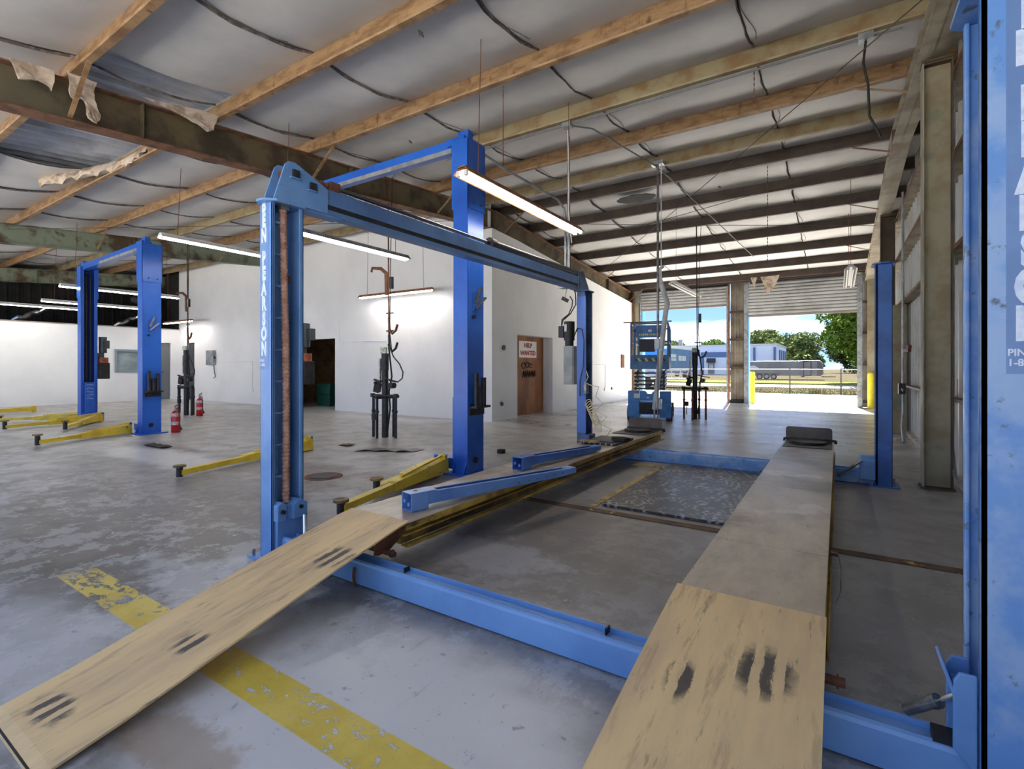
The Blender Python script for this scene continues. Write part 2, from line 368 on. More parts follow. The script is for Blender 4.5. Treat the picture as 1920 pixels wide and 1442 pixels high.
# insulation blankets, one per strip and gap
XS = [1.08, -.75, -2.58, -4.41, -6.24, -8.07, -9.9, -11.73, -13.56, -15.39, -17.22, -19.05, -20.88, -22.7]
for gi in range(len(PY) - 1):
    ya, yb = PY[gi], PY[gi + 1]
    for xi in range(len(XS) - 1):
        if (gi, xi) in ((2, 4), (2, 5)): continue
        x1, x0 = XS[xi] - .012, (-5.85 if (gi, xi) == (2, 3) else XS[xi + 1] + .012)
        rnd = random.Random(gi * 31 + xi); sag = .055 + .03 * rnd.random(); rows = []
        for j in range(9):
            t = j / 8; y = ya + (yb - ya) * t; r = []
            for i in range(7):
                s = i / 6; x = x0 + (x1 - x0) * s
                zz = zt(y) + .213 - sag * math.sin(math.pi * t) * (1 + .18 * math.cos(2 * math.pi * s)) + .012 * math.sin(s * 9 + gi) * math.sin(math.pi * t)
                r.append((x, y, zz))
            rows.append(r)
        MB().sheet(rows, (0, 0, .03)).build('insulation_panel', INSUL, ceiling, smooth=True)
        # stapled seam at the low-x side of the strip
        if xi < len(XS) - 2:
            V = []; w = .004 + .006 * rnd.random(); rr = []
            for j in range(9):
                t = j / 8; y = ya + .08 + (yb - ya - .13) * t; tt = (y - ya) / (yb - ya)
                z = zt(y) + .203 - sag * math.sin(math.pi * tt) * 1.20; xx = XS[xi + 1] + .012 * math.sin(j * 1.7 + gi * 2 + xi)
                rr.append(((xx - w, y, z), (xx, y, z - .018), (xx + w, y, z)))
            MB().sheet(rr, (0, 0, .006)).build('seam', SEAM, ceiling)
            if rnd.random() < .6:
                q = []
                for j in range(6):
                    t = .15 + .6 * j / 5; y = ya + (yb - ya) * t
                    q.append((XS[xi + 1] + .05 + .035 * math.sin(j + gi), y, zt(y) + .198 - sag * math.sin(math.pi * t) * 1.2))
                MB().tube(q, .0035, 5).build('seam', SEAM, ceiling)
# small tears in the blankets
for (x, y) in ((-2.0, 3.3), (-3.2, 3.4), (-1.4, 2.4), (-5.1, 5.2), (-1.9, 10.2)):
    MB().obox((x, y, zt(y) + .085), (.05, .07, .004), (0, .5, .6)).build('tear', SEAM, ceiling)

# rafters
def rafter(x, bot, top, m, width=.2, y0=ROOF0, y1=17.9, fl=None):
    r = MB()
    for a, b in ((y0, RY), (RY, y1)):
        za, zb = zt(a, bot), zt(b, bot); ta, tb = zt(a, top), zt(b, top)
        r.add([(x - .005, a, za), (x + .005, a, za), (x + .005, a, ta), (x - .005, a, ta), (x - .005, b, zb), (x + .005, b, zb), (x + .005, b, tb), (x - .005, b, tb)],
              [(0, 1, 2, 3), (7, 6, 5, 4), (0, 4, 5, 1), (1, 5, 6, 2), (2, 6, 7, 3), (3, 7, 4, 0)])
    o = r.build('rafter', m, ceiling)
    for bb, tt in ((bot, bot + .014), (top - .014, top - .001)):
        f = MB()
        for a, b in ((y0, RY), (RY, y1)):
            f.add([(x - width / 2, a, zt(a, bb)), (x + width / 2, a, zt(a, bb)), (x + width / 2, a, zt(a, tt)), (x - width / 2, a, zt(a, tt)),
                   (x - width / 2, b, zt(b, bb)), (x + width / 2, b, zt(b, bb)), (x + width / 2, b, zt(b, tt)), (x - width / 2, b, zt(b, tt))],
                  [(0, 1, 2, 3), (7, 6, 5, 4), (0, 4, 5, 1), (1, 5, 6, 2), (2, 6, 7, 3), (3, 7, 4, 0)])
        f.build('flange', fl or m, o)
    MB().box(x - width / 2, x + width / 2, RY - .012, RY + .012, bot, top).build('splice_plate', COLD, o)
    for yy in (2.4, 5.2, 12.8, 15.6):
        MB().box(x - width / 2 + .01, x + width / 2 - .01, yy - .004, yy + .004, zt(yy, bot), zt(yy, top)).build('stiffener', m, o)
    return o
r1 = rafter(-6.42, 4.22, 4.63, RAFT, fl=RUSTEDGE)
r2 = rafter(-14.3, 4.22, 4.63, RAFG)
r3 = rafter(-21.6, 4.20, 4.63, RAFG)
r0 = rafter(.76, 4.42, 4.63, RAFL, width=.22)
for rx, ro, sd in ((-6.42, r1, 1), (-14.3, r2, 1), (.76, r0, -1), (-6.42, r1, -1), (-14.3, r2, -1)):
    for y in PY[2::2]:
        bot = 4.42 if ro is r0 else 4.22
        if sd < 0 and ro is not r0 and y > 8.5: continue
        MB().bar((rx + sd * .62, y - .03, zt(y) + .01), (rx + sd * .1, y - .03, zt(y, bot) + .03), .04, .012).build('brace', PURT if y < 9 else RUSTEDGE, ro)
# diagonal tie rods below the purlins
for a, b in (((.7, 5.1, 4.2), (-6.3, 14.5, 4.0)), ((-6.3, 9.5, 4.45), (.7, 13.0, 4.15)), ((-6.3, 11.8, 4.3), (.7, 9.8, 4.5)), ((-14.2, 3.0, 4.0), (-6.5, 8.9, 4.4))):
    m_ = [(a[i] + b[i]) / 2 for i in range(3)]; m_[2] -= .02
    MB().tube([a, tuple(m_), b], .006, 6).build('tie_rod', COLD, ceiling)

# ================================================================ WALLS
def ribbed(axis, a0, a1, c, z0, z1f, pitch=.3, depth=.03, side=-1, z1=None):
    """vertical-ribbed siding sheet; axis 'y' runs along Y at x=c, 'x' runs along X at y=c"""
    prof = []; a = a0; base = math.floor(a0 / pitch) * pitch
    P = []
    kk = base
    while kk < a1 + pitch:
        for u, d in ((0, 0), (.10, 0), (.125, 1), (.175, 1), (.2, 0), (.235, 0), (.245, .35), (.265, .35), (.275, 0)):
            P.append((kk + u * pitch / .3, d * depth))
        kk += pitch
    P = [(a0, 0)] + [p for p in P if a0 < p[0] < a1] + [(a1, 0)]
    rows = []
    for zi in (0, 1):
        rows.append([((c + side * d, u, (z0 if zi == 0 else z1f(u))) if axis == 'y' else (u, c + side * d, (z0 if zi == 0 else z1f(u)))) for u, d in P])
    t = (.012, 0, 0) if axis == 'y' else (0, .012, 0)
    return MB().sheet(rows, t)
# right wall, ribbed metal sheets on girts
top_r = lambda y: zt(y) + .32
wall_right = ribbed('y', -1.0, -.1, 1.10, .04, top_r).build('wall_right', SIDING); wall_right['kind'] = 'structure'
ys = [-.1 + .9 * i for i in range(20)]
for y in ys:
    y1 = min(y + .9, 17.95)
    if y >= 17.9: break
    lo = .04
    if y + .9 > 11.6 and y < 12.8:
        lo = 2.3
        if y < 11.6: ribbed('y', y, 11.6, 1.10, .04, top_r).build('siding_sheet', SIDING, wall_right); y = 11.6
        if y1 > 12.8: ribbed('y', 12.8, y1, 1.10, .04, top_r).build('siding_sheet', SIDING, wall_right); y1 = 12.8
    ribbed('y', y, y1, 1.10, lo, top_r).build('siding_sheet', SIDING, wall_right)
struct('baseboard_right', MB().box(1.0, 1.12, -1.0, 11.6, 0, .05).box(1.0, 1.12, 12.8, 17.9, 0, .05), mat('pale_base_channel', (214, 210, 202), (170, 160, 148), 4, rough=.6))
def girt(y0, y1, z, x=.93, m=GIRT):
    return MB().prism([(x, z), (x, z + .03), (x + .006, z + .03), (x + .006, z + .006), (x + .165, z + .006), (x + .165, z + .2), (x + .17, z + .2), (x + .17, z)], 'y', y0, y1).build('girt', m, wall_right)
for z in (2.32, 3.22, 4.0): girt(-1, 17.8, z)
girt(-1, 11.5, .86); girt(12.9, 17.8, .86)
for z in (2.32, 3.22, 4.0):
    MB().box(.922, .929, -1, 17.8, z - .01, z + .035).build('girt_lip', RUSTEDGE, wall_right)
# columns of the right frame line
def column(y, x0=.70, x1=.92, ztop=None, m=COLM, d=.16):
    zt_ = ztop or (zt(y, 4.42) - .02)
    o = MB().box(x0, x1, y + d / 2 - .004, y + d / 2 + .004, 0, zt_).build('column', m, wall_right)
    MB().box(x0 - .006, x0 + .006, y, y + d, 0, zt_).build('flange', RAFL if m is COLM else m, o)
    MB().box(x1 - .006, x1 + .006, y, y + d, 0, zt_).build('flange', COLD, o)  # dark right flange: the column's shadow side put into its colour
    MB().box(x0 - .02, x1 + .02, y - .02, y + d + .02, 0, .02).build('base_plate', COLD, o)
    MB().box(x0 - .01, x1 + .01, y - .01, y + d + .01, zt_, zt_ + .02).build('cap_plate', COLD, o)
    MB().box(x0 + .006, x1 - .006, y, y + d, zt_ - .02, zt_).build('stiffener', COLD, o)
    return o
column(6.33); column(12.2, m=COLD); column(.35)
MB().box(.78, 1.02, 11.22, 11.45, 0, 2.3).build('door_stud', COLM, wall_right, bevel=.01)
# door in the right wall
door5 = MB().box(1.06, 1.10, 11.72, 12.68, .02, 2.2).build('door_3', mat('dark_red_door_paint', (104, 34, 34), rough=.5)); door5['kind'] = 'structure'
MB().box(.88, 1.1, 11.6, 11.7, 0, 2.3).box(.88, 1.1, 12.7, 12.8, 0, 2.3).box(.88, 1.1, 11.7, 12.7, 2.2, 2.3).build('door_frame', mat('pale_blue_frame', (150, 172, 204), rough=.5), door5)
MB().tube([(1.06, 11.85, 1.0), (1.0, 11.85, 1.0), (1.0, 11.97, 1.0)], .012, 8).build('door_handle', STEEL, door5)

# white partition boxes -- wall_back faces the bay at Y = 8.9
struct('wall_back', MB().box(-20.5, -19.85, 8.9, 9.0, 0, 4.84).box(-19.85, -19.35, 8.9, 9.0, 2.05, 4.84).box(-19.35, -13.2, 8.9, 9.0, 0, 4.84).box(-11.56, -6.4, 8.9, 9.0, 0, 4.84).box(-13.2, -11.56, 8.9, 9.0, 1.97, 4.84), WHITEW)
def side(y0, y1, z0): return [(y0, z0), (y1, z0), (y1, zt(y1, 4.22)), (y0, zt(y0, 4.22))]
struct('wall_side', MB().prism(side(8.9, 9.93, 0), 'x', -6.4, -6.3).prism(side(9.93, 11.66, 1.95), 'x', -6.4, -6.3).prism(side(11.66, 17.8, 0), 'x', -6.4, -6.3), WHITEW)
# recess behind the side opening: jambs and a plywood board closing it
struct('trim_1', MB().box(-6.62, -6.4, 11.62, 11.72, 0, 2.0).box(-6.62, -6.4, 9.83, 9.93, 0, 2.0).box(-6.62, -6.4, 9.93, 11.62, 1.95, 2.02), WHITEW)
struct('trim_2', MB().box(-6.3, -6.285, 8.9, 9.93, 0, .012).box(-6.3, -6.285, 11.66, 17.8, 0, .05), WHITEP)
# left partition, 2.5 m high, dark loft above
struct('wall_left', MB().box(-20.6, -20.5, -1.2, 6.97, 0, 2.54).box(-20.6, -20.5, 6.97, 8.1, 0, 1.05).box(-20.6, -20.5, 6.97, 8.1, 1.73, 2.54).box(-20.6, -20.5, 8.1, 8.22, 0, 2.54).box(-20.6, -20.5, 8.22, 8.62, 2.05, 2.54).box(-20.6, -20.5, 8.62, 8.9, 0, 2.54), WHITEW)
struct('trim_3', MB().box(-20.63, -20.47, -1.2, 8.9, 2.54, 2.57), mat('loft_edge_board', (150, 140, 126), rough=.8))
struct('loft_floor', MB().box(-23.6, -20.6, -1.2, 8.9, 2.45, 2.53), DARKV)
wl = ribbed('y', -1.2, 17.9, -23.7, 0, lambda y: zt(y) + .3, side=1); struct('wall_outer_left', wl, DARKV)
struct('wall_loft_end', MB().box(-24, -20.5, 8.9, 9.0, 2.5, 4.9), DARKV)
window = struct('window_1', MB().box(-20.62, -20.46, 6.92, 6.99, 1.0, 1.78).box(-20.62, -20.46, 8.08, 8.15, 1.0, 1.78).box(-20.62, -20.46, 6.99, 8.08, 1.71, 1.78).box(-20.62, -20.46, 6.99, 8.08, 1.0, 1.07), mat('grey_blue_window_frame', (128, 142, 152), rough=.5))
MB().box(-20.56, -20.55, 6.99, 8.08, 1.07, 1.71).build('pane', GLASS, window)
MB().box(-20.61, -20.56, 6.99, 8.08, 1.33, 1.36).build('blind_rail', GALV, window)
d4 = struct('door_1', MB().box(-20.6, -20.56, 8.24, 8.6, 0, 2.03), mat('grey_door_paint', (110, 116, 122), rough=.5))
MB().tube([(-20.56, 8.30, 1.0), (-20.5, 8.30, 1.0), (-20.5, 8.40, 1.0)], .012, 8).build('door_handle', BLACK, d4)
d6 = struct('door_2', MB().box(-19.84, -19.36, 8.93, 8.96, 0, 2.03), mat('charcoal_door_paint', (58, 62, 68), rough=.5))
MB().tube([(-19.45, 8.93, 1.0), (-19.45, 8.86, 1.0), (-19.55, 8.86, 1.0)], .012, 8).build('door_handle', STEEL, d6)
# storage room behind the doorway
tansid = mat('brown_storage_siding', (150, 120, 84), (120, 92, 62), 3, rough=.8, spot=(90, 66, 46), sscale=3, slo=.6, shi=.7)
struct('wall_storage', ribbed('x', -15, -9, 12.6, 0, lambda x: 4.6), tansid)
struct('trim_4', MB().box(-15, -9, 12.45, 12.57, 1.5, 1.68).box(-15, -9, 12.45, 12.57, .0, .08), COLD)
struct('wall_storage_side', MB().box(-15.05, -15, 9.0, 12.6, 0, 4.6).box(-9, -8.95, 9.0, 12.6, 0, 4.6), tansid)

# far wall with the two roll-up doors, Y = 17.8
FY = 17.8
wf = MB().box(-23.7, -6.3, FY, FY + .1, 0, 4.3).box(-6.3, 1.15, FY + .28, FY + .30, 3.95, 4.32)
wall_far = struct('wall_far', wf, COLD)
ribbed('x', -3.0, -2.44, FY + .14, 0, lambda x: 4.0).build('siding_sheet', mat('dull_pillar_siding', (160, 152, 138), (132, 122, 106), 2, rough=.6), wall_far)
ribbed('x', -6.3, -6.02, FY + .14, 0, lambda x: 4.0).build('siding_sheet', SIDING, wall_far)
ribbed('x', .55, 1.1, FY + .14, 0, lambda x: 4.0).build('siding_sheet', mat('dull_pillar_siding', (160, 152, 138)), wall_far)
MB().box(-6.3, 1.1, FY - .05, FY + .1, 3.93, 3.99).build('header_beam', PURB, wall_far)
def farcol(x0, x1, m=COLD):
    o = MB().box(x0, x0 + .012, FY - .08, FY + .1, 0, 3.93).build('column', m, wall_far)
    MB().box(x0, x0 + .06, FY - .09, FY - .08, 0, 3.93).build('flange', RUSTEDGE, o)
    return o
farcol(-3.04, -2.5); farcol(-6.28, -6.2)
MB().box(-6.24, -6.03, FY - .02, FY + .1, 0, 3.5).build('column', COLM, wall_far)
for z in (.04, 1.12, 2.05, 2.95):
    MB().box(-3.02, -2.58, FY + .0, FY + .12, z, z + .07).build('girt', PURB, wall_far)
    MB().box(.6, .95, FY + .0, FY + .12, z + .1, z + .17).build('girt', PURB, wall_far)
MB().box(.70, .95, FY - .1, FY - .09, 0, 3.8).build('column', COLM, wall_far)
MB().box(-2.99, -2.6, FY - .07, FY + .1, 0, .1).build('base_plate', BLACK, wall_far)
def roll_door(name, x0, x1, zb, ztop, gl, gr):
    pitch = .102; n = int((ztop - zb) / pitch); first = None
    d = struct(name, MB().box(x0, x1, FY + .015, FY + .05, zb, zb + .07), mat('door_bottom_bar', (150, 142, 132), rough=.5, metal=.3))
    prof = [(FY + .035, 0), (FY + .004, .018), (FY - .006, .05), (FY + .004, .084), (FY + .035, .102), (FY + .041, .102), (FY + .012, .084), (FY + .003, .05), (FY + .012, .018), (FY + .041, 0)]
    me = None
    for i in range(n):
        z = zb + .07 + i * pitch
        if me is None:
            o = MB().prism([(a, b) for a, b in prof], 'x', x0, x1).build('slat', ROLL, d, smooth=True); me = o; o.location = (0, 0, z)
        else:
            o = me.copy(); COL.objects.link(o); o.parent = d; o.location = (0, 0, z)
    for (ga, gb) in (gl, gr):
        g = MB().box(ga, gb, FY - .02, FY - .012, 0, ztop).box(ga if ga < x0 else gb - .01, (ga if ga < x0 else gb - .01) + .01, FY - .02, FY + .1, 0, ztop).build('guide_rail', GALV, d)
        bb = MB()
        for j in range(14):
            bb.cyl(((ga + gb) / 2, FY - .03, .2 + j * .27), ((ga + gb) / 2, FY - .02, .2 + j * .27), .012, 6)
        bb.build('rail_bolts', COLD, g)['kind'] = 'stuff'
    MB().cyl((x0 + .05, FY + .12, ztop + .12), (x1 - .05, FY + .12, ztop + .12), .13, 20).build('curtain_roll', DARKV, d)
    return d
roll_door('door_4', -6.02, -3.02, 3.19, 3.85, (-6.06, -5.98), (-3.1, -3.03))
roll_door('door_5', -2.46, .50, 2.79, 3.87, (-2.58, -2.44), (.46, .60))
MB().box(-2.45, -2.43, FY - .02, FY + .3, 0, 2.9).build('jamb_edge', mat('sky_blue_jamb', (110, 176, 226), rough=.5), wall_far)
MB().box(-5.98, -5.93, FY - .02, FY + .3, 0, 3.2).build('jamb_edge', mat('sky_blue_jamb', (110, 176, 226)), wall_far)
# ================================================================ FOUR-POST LIFT
def deck_mat():
    k = NT('worn_yellow_deck_plate')
    n = k.noise(1.1, 6, .65); n2 = k.noise(6, 7, .7, (1.6, .5, 1)); n3 = k.noise(30, 5, .7, (1, .3, 1))
    c = k.mix(k.ramp(n2, .35, .7), srgb((196, 178, 148)), srgb((166, 150, 128)))
    c = k.mix(k.math('MULTIPLY', k.ramp(n, .50, .66), .75), c, srgb((108, 98, 88)))
    Y = k.xyz()['Y']
    c = k.mix(k.math('MULTIPLY', k.ramp(Y, 3.0, 4.6), .6), c, srgb((128, 122, 116)))
    c = k.mix(k.math('MULTIPLY', k.ramp(k.noise(2.3, 5, .6, loc=(5, 1, 0)), .58, .68), .5), c, srgb((206, 200, 190)))
    c = k.mix(k.math('MULTIPLY', k.ramp(n3, .62, .7), .45), c, srgb((90, 82, 74)))
    k.col(c); k.l(k.math('ADD', k.math('MULTIPLY', n, .4), .14), k.b.inputs['Roughness']); k.bump(n3, .1, .003)
    return k.m
DECKM = deck_mat()
def ramp_mat():
    k = NT('worn_tan_ramp_plate')
    n2 = k.noise(2.2, 7, .65, (2.2, .45, 1)); n3 = k.noise(26, 6, .7, (1.5, .16, 1)); n4 = k.noise(9, 6, .7, (2, .25, 1), loc=(3, 3, 0))
    c = k.mix(k.ramp(n2, .38, .66), srgb((238, 204, 146)), srgb((216, 184, 138)))
    X = k.xyz()
    c = k.mix(k.math('MULTIPLY', k.ramp(n4, .52, .66), .5), c, srgb((170, 142, 108)))
    c = k.mix(k.math('MULTIPLY', k.ramp(n3, .60, .68), .55), c, srgb((116, 100, 78)))
    c = k.mix(k.math('MULTIPLY', k.ramp(k.noise(3, 5, .6, loc=(8, 1, 0)), .66, .70), .8), c, srgb((228, 182, 70)))
    # tyre-scraped grip marks: groups of dark strokes running along the ramp
    wv = k.noise(34, 7, .8, (1.0, .09, 1), rot=(0, 0, 0))
    for (cx, cy, rx, ry) in ((-.20, 1.76, .10, .13), (-2.17, 1.66, .11, .11), (-2.16, .98, .07, .07), (-2.25, .58, .12, .06), (-.42, 1.62, .05, .10)):
        bars = k.math('SINE', k.math('MULTIPLY', k.math('SUBTRACT', X['X'], cx), 95.0))
        e = k.ell((cx, cy), (rx, ry), rag=.16, nscale=16)
        b = k.math('MULTIPLY', k.ramp(k.math('ADD', k.math('MULTIPLY', bars, .32), k.math('MULTIPLY', wv, 1.9)), .86, .98), e)
        c = k.mix(k.math('MULTIPLY', b, .9), c, srgb((58, 56, 60)))
    k.col(c); k.b.inputs['Roughness'].default_value = .6; k.bump(n3, .12, .003)
    return k.m
RAMPM = ramp_mat()
RUNY = mat('yellow_runway_side_paint', (206, 170, 72), (140, 110, 50), 3, .38, .62, rough=.5, spot=(56, 48, 38), sscale=4, slo=.52, shi=.66, sstretch=(1, .5, 2))
RUNB = mat('oily_brown_runway_web', (152, 118, 54), (70, 56, 38), 3, .35, .6, rough=.5, spot=(30, 27, 25), sscale=4, slo=.55, shi=.66, sstretch=(1, .4, 3))
lift4 = thing('four_post_lift', (-1.28, 4.1, 0), 'light blue four-post drive-on lift with yellow runways and ramps filling the foreground', 'vehicle lift')
WORD = 'BEN PEARSON'
def post4(x_open, y0, s, m, letters=True, lm=None):
    """s=+1: opens to +X (left posts); -1 opens to -X"""
    xo = x_open - s * .135                     # web plane
    a, b = sorted((xo, x_open)); y1 = y0 + .215; H = 2.22
    p = MB().box(*sorted((xo, xo + s * .01)), y0, y1, .012, H)
    p.box(a, b, y0, y0 + .012, .012, H).box(a, b, y1 - .012, y1, .012, H)
    # rolled lips at the opening
    p.box(*sorted((x_open - s * .02, x_open)), y0, y0 + .016, .012, H).box(*sorted((x_open - s * .012, x_open)), y1 - .03, y1, .012, H)
    po = p.build('post', m, lift4, bevel=.004)
    MB().box(a - .06, b + .06, y0 - .05, y1 + .05, 0, .013).build('base_plate', m, po, bevel=.003)
    cx, cy = (a + b) / 2, (y0 + y1) / 2
    o = .06
    MB().prism([(a - .02 + o, y0 - .05), (b + .03 - o, y0 - .05), (b + .03, y0 - .05 + o), (b + .03, y1 + .05 - o), (b + .03 - o, y1 + .05), (a - .02 + o, y1 + .05), (a - .03, y1 + .05 - o), (a - .03, y0 - .05 + o)], 'z', H, H + .014).build('top_plate', m, po)
    for (bx, by) in ((a - .03, y0 - .025), (b + .03, y0 - .025), (a - .03, y1 + .025), (b + .03, y1 + .025)):
        MB().cyl((bx, by, .012), (bx, by, .05), .009, 6).build('anchor_bolt', STEEL, po)
    # latch ladder inside
    lad = MB(); xi = xo + s * .012
    lad.box(*sorted((xi, xi + s * .068)), y0 + .014, y0 + .022, .2, H - .05).box(*sorted((xi + s * .05, xi + s * .056)), y0 + .018, y0 + .078, .2, H - .05)
    i = 0; z = .30
    while z < H - .1:
        lad.box(*sorted((xi + s * .05, xi + s * .092)), y0 + .018, y0 + .082, z, z + .012)
        lad.box(*sorted((xi + s * .056, xi + s * .062)), y0 + .02, y0 + .075, z, z + .055); z += .2
    lad.build('latch_ladder', m, po)
    MB().box(*sorted((xi + s * .03, xi + s * .045)), y1 - .07, y1 - .06, .25, 2.15).build('slide_rail', m, po)
    for zz in (1.74, 1.08, .5): MB().box(*sorted((xi + s * .028, xi + s * .06)), y1 - .075, y1 - .055, zz, zz + .045).build('rail_clip', RUST, po)
    if letters:
        z = 2.205; lx = a + .045 if s > 0 else b - .038
        for chh in WORD:
            if chh == ' ': z -= .048; continue
            text('letter', chh, .112, LETTER, po, (lx, y0 - .0015, z), FR, sx=.62, off=.008); z -= .0945
        d = MB().box(lx - .045, min(lx + .045, b - .001) if s > 0 else b - .001, y0 - .0009, y0, 1.18, H - .01).build('decal_backing', mat('grey_blue_decal', (104, 134, 178), (116, 150, 196), 3, rough=.45), po)
        text('phone_lettering', 'PINE\n1-800', .026, LETTER, po, (lx - .043, y0 - .0015, 1.222), FR, align='LEFT', sx=.9, off=.0006)
    return po
pA = post4(-2.925, 1.794, 1, SKYBLUE)
pD = post4(.315, 1.80, -1, SKYWORN)
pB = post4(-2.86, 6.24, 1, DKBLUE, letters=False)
pC = post4(.315, 6.20, -1, mat('mid_blue_post_paint', (56, 104, 176), (46, 86, 148), 3, .4, .66, rough=.4, spot=(70, 70, 80), sscale=10, slo=.66, shi=.72), letters=False)
MB().box(-2.925 - .07, -2.86, 6.236, 6.24, .3, 2.15).build('outer_face', mat('clear_blue_face', (78, 118, 196), rough=.4), pB)
# ribbed hose inside post A
pts, rr = [], []
z = 2.2; i = 0
while z > .33:
    xx = -2.96 + (.012 * math.sin((2.2 - z) * 1.6)) + (0 if z > .6 else (.6 - z) * .03); yy = 1.893 + .008 * math.sin(z * 2.1)
    pts.append((xx, yy, z)); rr.append(.024 if i % 2 else .019)
    z -= .0125; i += 1
MB().tube(pts, rr, 10).build('ribbed_hose', COPPER, pA, smooth=False)
MB().box(-3.0, -2.93, 1.85, 1.91, 2.19, 2.22).build('hose_clamp', STEEL, pA)
# carriage ends on the front crossbeam
def carriage(x0, x1, y0, y1, h, parent, m, s):
    c = MB().prism([(y0, 0.0), (y1, 0.0), (y1, h), (y1 - .02, h + .02), (y0 + .05, h + .02), (y0, h - .05)], 'x', x0, x1)
    return c.build('carriage', m, parent, bevel=.006)
# crossbeams (U profile: front face with a rolled lip, recessed top, rear wall)
def crossbeam(y0, y1, x0, x1, m, h=.138):
    b = MB().prism([(y0, .012), (y0 + .012, .004), (y1, .004), (y1, h - .004), (y1 - .008, h - .004), (y1 - .008, h - .022), (y0 + .03, h - .022), (y0 + .026, h - .004), (y0 + .014, h), (y0 + .004, h - .006), (y0, h - .018)], 'x', x0, x1)
    return b.build('crossbeam', m, lift4)
cbF = crossbeam(1.842, 1.945, -2.9, .31, mat('crossbeam_blue_paint', (122, 164, 214), (104, 146, 200), 2, .4, .7, rough=.35, spot=(150, 158, 168), sscale=3, slo=.68, shi=.8))
cbR = crossbeam(6.24, 6.36, -2.85, .31, SKYWORN, .15)
for x in (-1.9, -.78): MB().box(x - .006, x + .0, 1.895, 1.935, .12, .146).build('stop_tab', DKSTEEL, cbF)
MB().tube([(-2.22, 1.835, .10), (-2.22, 1.828, .06), (-2.22, 1.835, .0)], .008, 6).build('strap', RUST, cbF)
cA = MB().prism([(1.81, .05), (1.99, .05), (1.99, .27), (1.93, .33), (1.86, .33), (1.81, .27)], 'x', -2.96, -2.90).prism([(1.80, .24), (1.86, .24), (1.86, .34), (1.83, .36), (1.80, .34)], 'x', -2.98, -2.88).prism([(1.9, .24), (2.0, .24), (2.0, .33), (1.95, .36), (1.9, .33)], 'x', -2.98, -2.87).build('carriage', SKYBLUE, lift4, bevel=.005)
MB().cyl((-2.86, 1.97, .25), (-2.80, 1.93, .14), .016, 10).build('latch_cylinder', CHROME, cA)
for (yy, zz) in ((1.83, .30), (1.95, .31)): MB().cyl((-2.885, yy, zz), (-2.86, yy, zz), .013, 8).build('bolt', DKSTEEL, cA)
# right front carriage next to post D
cD = MB().prism([(.262, .16), (.312, .10), (.312, .37), (.275, .37), (.262, .345)], 'y', 1.80, 1.812).prism([(.262, .16), (.312, .10), (.312, .37), (.275, .37), (.262, .345)], 'y', 1.90, 1.912).box(.268, .312, 1.812, 1.90, .31, .32).prism([(.235, .385), (.243, .39), (.272, .30), (.264, .295)], 'y', 1.80, 1.90).build('carriage', SKYBLUE, lift4, bevel=.004)
MB().cyl((.175, 1.945, .150), (.238, 1.90, .224), .016, 12).cyl((.232, 1.904, .217), (.244, 1.896, .231), .020, 12).build('latch_cylinder', STEEL, cD)
MB().cyl((.24, 1.898, .226), (.285, 1.87, .28), .006, 8).build('cylinder_rod', CHROME, cD)
MB().box(.225, .28, 1.85, 1.90, .13, .16).build('latch_wedge', DKSTEEL, cD)
cC = MB().prism([(6.16, .06), (6.34, .06), (6.34, .24), (6.28, .30), (6.20, .30), (6.16, .26)], 'x', .18, .31).build('carriage', SKYBLUE, lift4, bevel=.01)
MB().cyl((.0, 6.16, .07), (.2, 6.14, .26), .014, 8).build('latch_cylinder', STEEL, cC)
cB = MB().box(-2.88, -2.80, 6.22, 6.42, .05, .28).build('carriage', DKBLUE, lift4, bevel=.01)
# overhead beam post A -> post B with cylinder on top
xb = -2.92
prof = [(xb - .10, 2.234), (xb + .005, 2.234), (xb + .005, 2.268), (xb - .03, 2.268), (xb - .03, 2.302), (xb + .005, 2.302), (xb + .005, 2.405), (xb - .10, 2.405)]
ob = MB().prism(prof, 'y', 2.12, 6.18).build('overhead_beam', mat('beam_blue_paint', (88, 126, 176), (68, 100, 148), 1.6, .4, .66, rough=.4, spot=(52, 60, 84), sscale=3, slo=.62, shi=.74), lift4)
MB().box(xb - .028, xb + .0, 2.16, 6.15, 2.27, 2.30).build('slot_shade_strip', BLACK, ob)  # black strip stands in for the shade inside the open slot
g = [(1.79, 2.234), (2.18, 2.234), (2.18, 2.40), (1.975, 2.485), (1.935, 2.50), (1.89, 2.495), (1.865, 2.47)]
for gx in (xb + .004, xb - .11):
    MB().prism(g, 'x', gx, gx + .01).build('gusset_plate', SKYBLUE, ob, bevel=.002)
MB().box(xb - .10, xb + .0, 1.79, 2.30, 2.222, 2.234).build('foot_plate', SKYBLUE, ob)
for (yy, zz) in ((1.935, 2.43), (2.06, 2.385)):
    MB().box(xb + .014, xb + .032, yy - .022, yy + .022, zz - .025, zz + .02).build('pulley_pin', DKSTEEL, ob)
    MB().box(xb + .014, xb + .036, yy - .04, yy + .03, zz - .038, zz - .03).build('pin_keeper', SKYBLUE, ob)
    MB().cyl((xb - .095, yy, zz), (xb + .0, yy, zz), .05, 18).build('pulley', RUST, ob)
g2 = [(6.10, 2.234), (6.45, 2.234), (6.42, 2.30), (6.24, 2.50), (6.12, 2.44)]
for gx in (xb + .004, xb - .11): MB().prism(g2, 'x', gx, gx + .01).build('gusset_plate', DKBLUE, ob)
MB().tube([(xb - .045, y, 2.445 + .004 * math.sin(y * 30)) for y in [1.97 + .02 * i for i in range(15)]], [.018 if i % 2 else .024 for i in range(15)], 8).build('chain', RUST, ob)
MB().box(xb - .085, xb - .005, 2.22, 2.30, 2.41, 2.475).build('clevis', RUST, ob, bevel=.004)
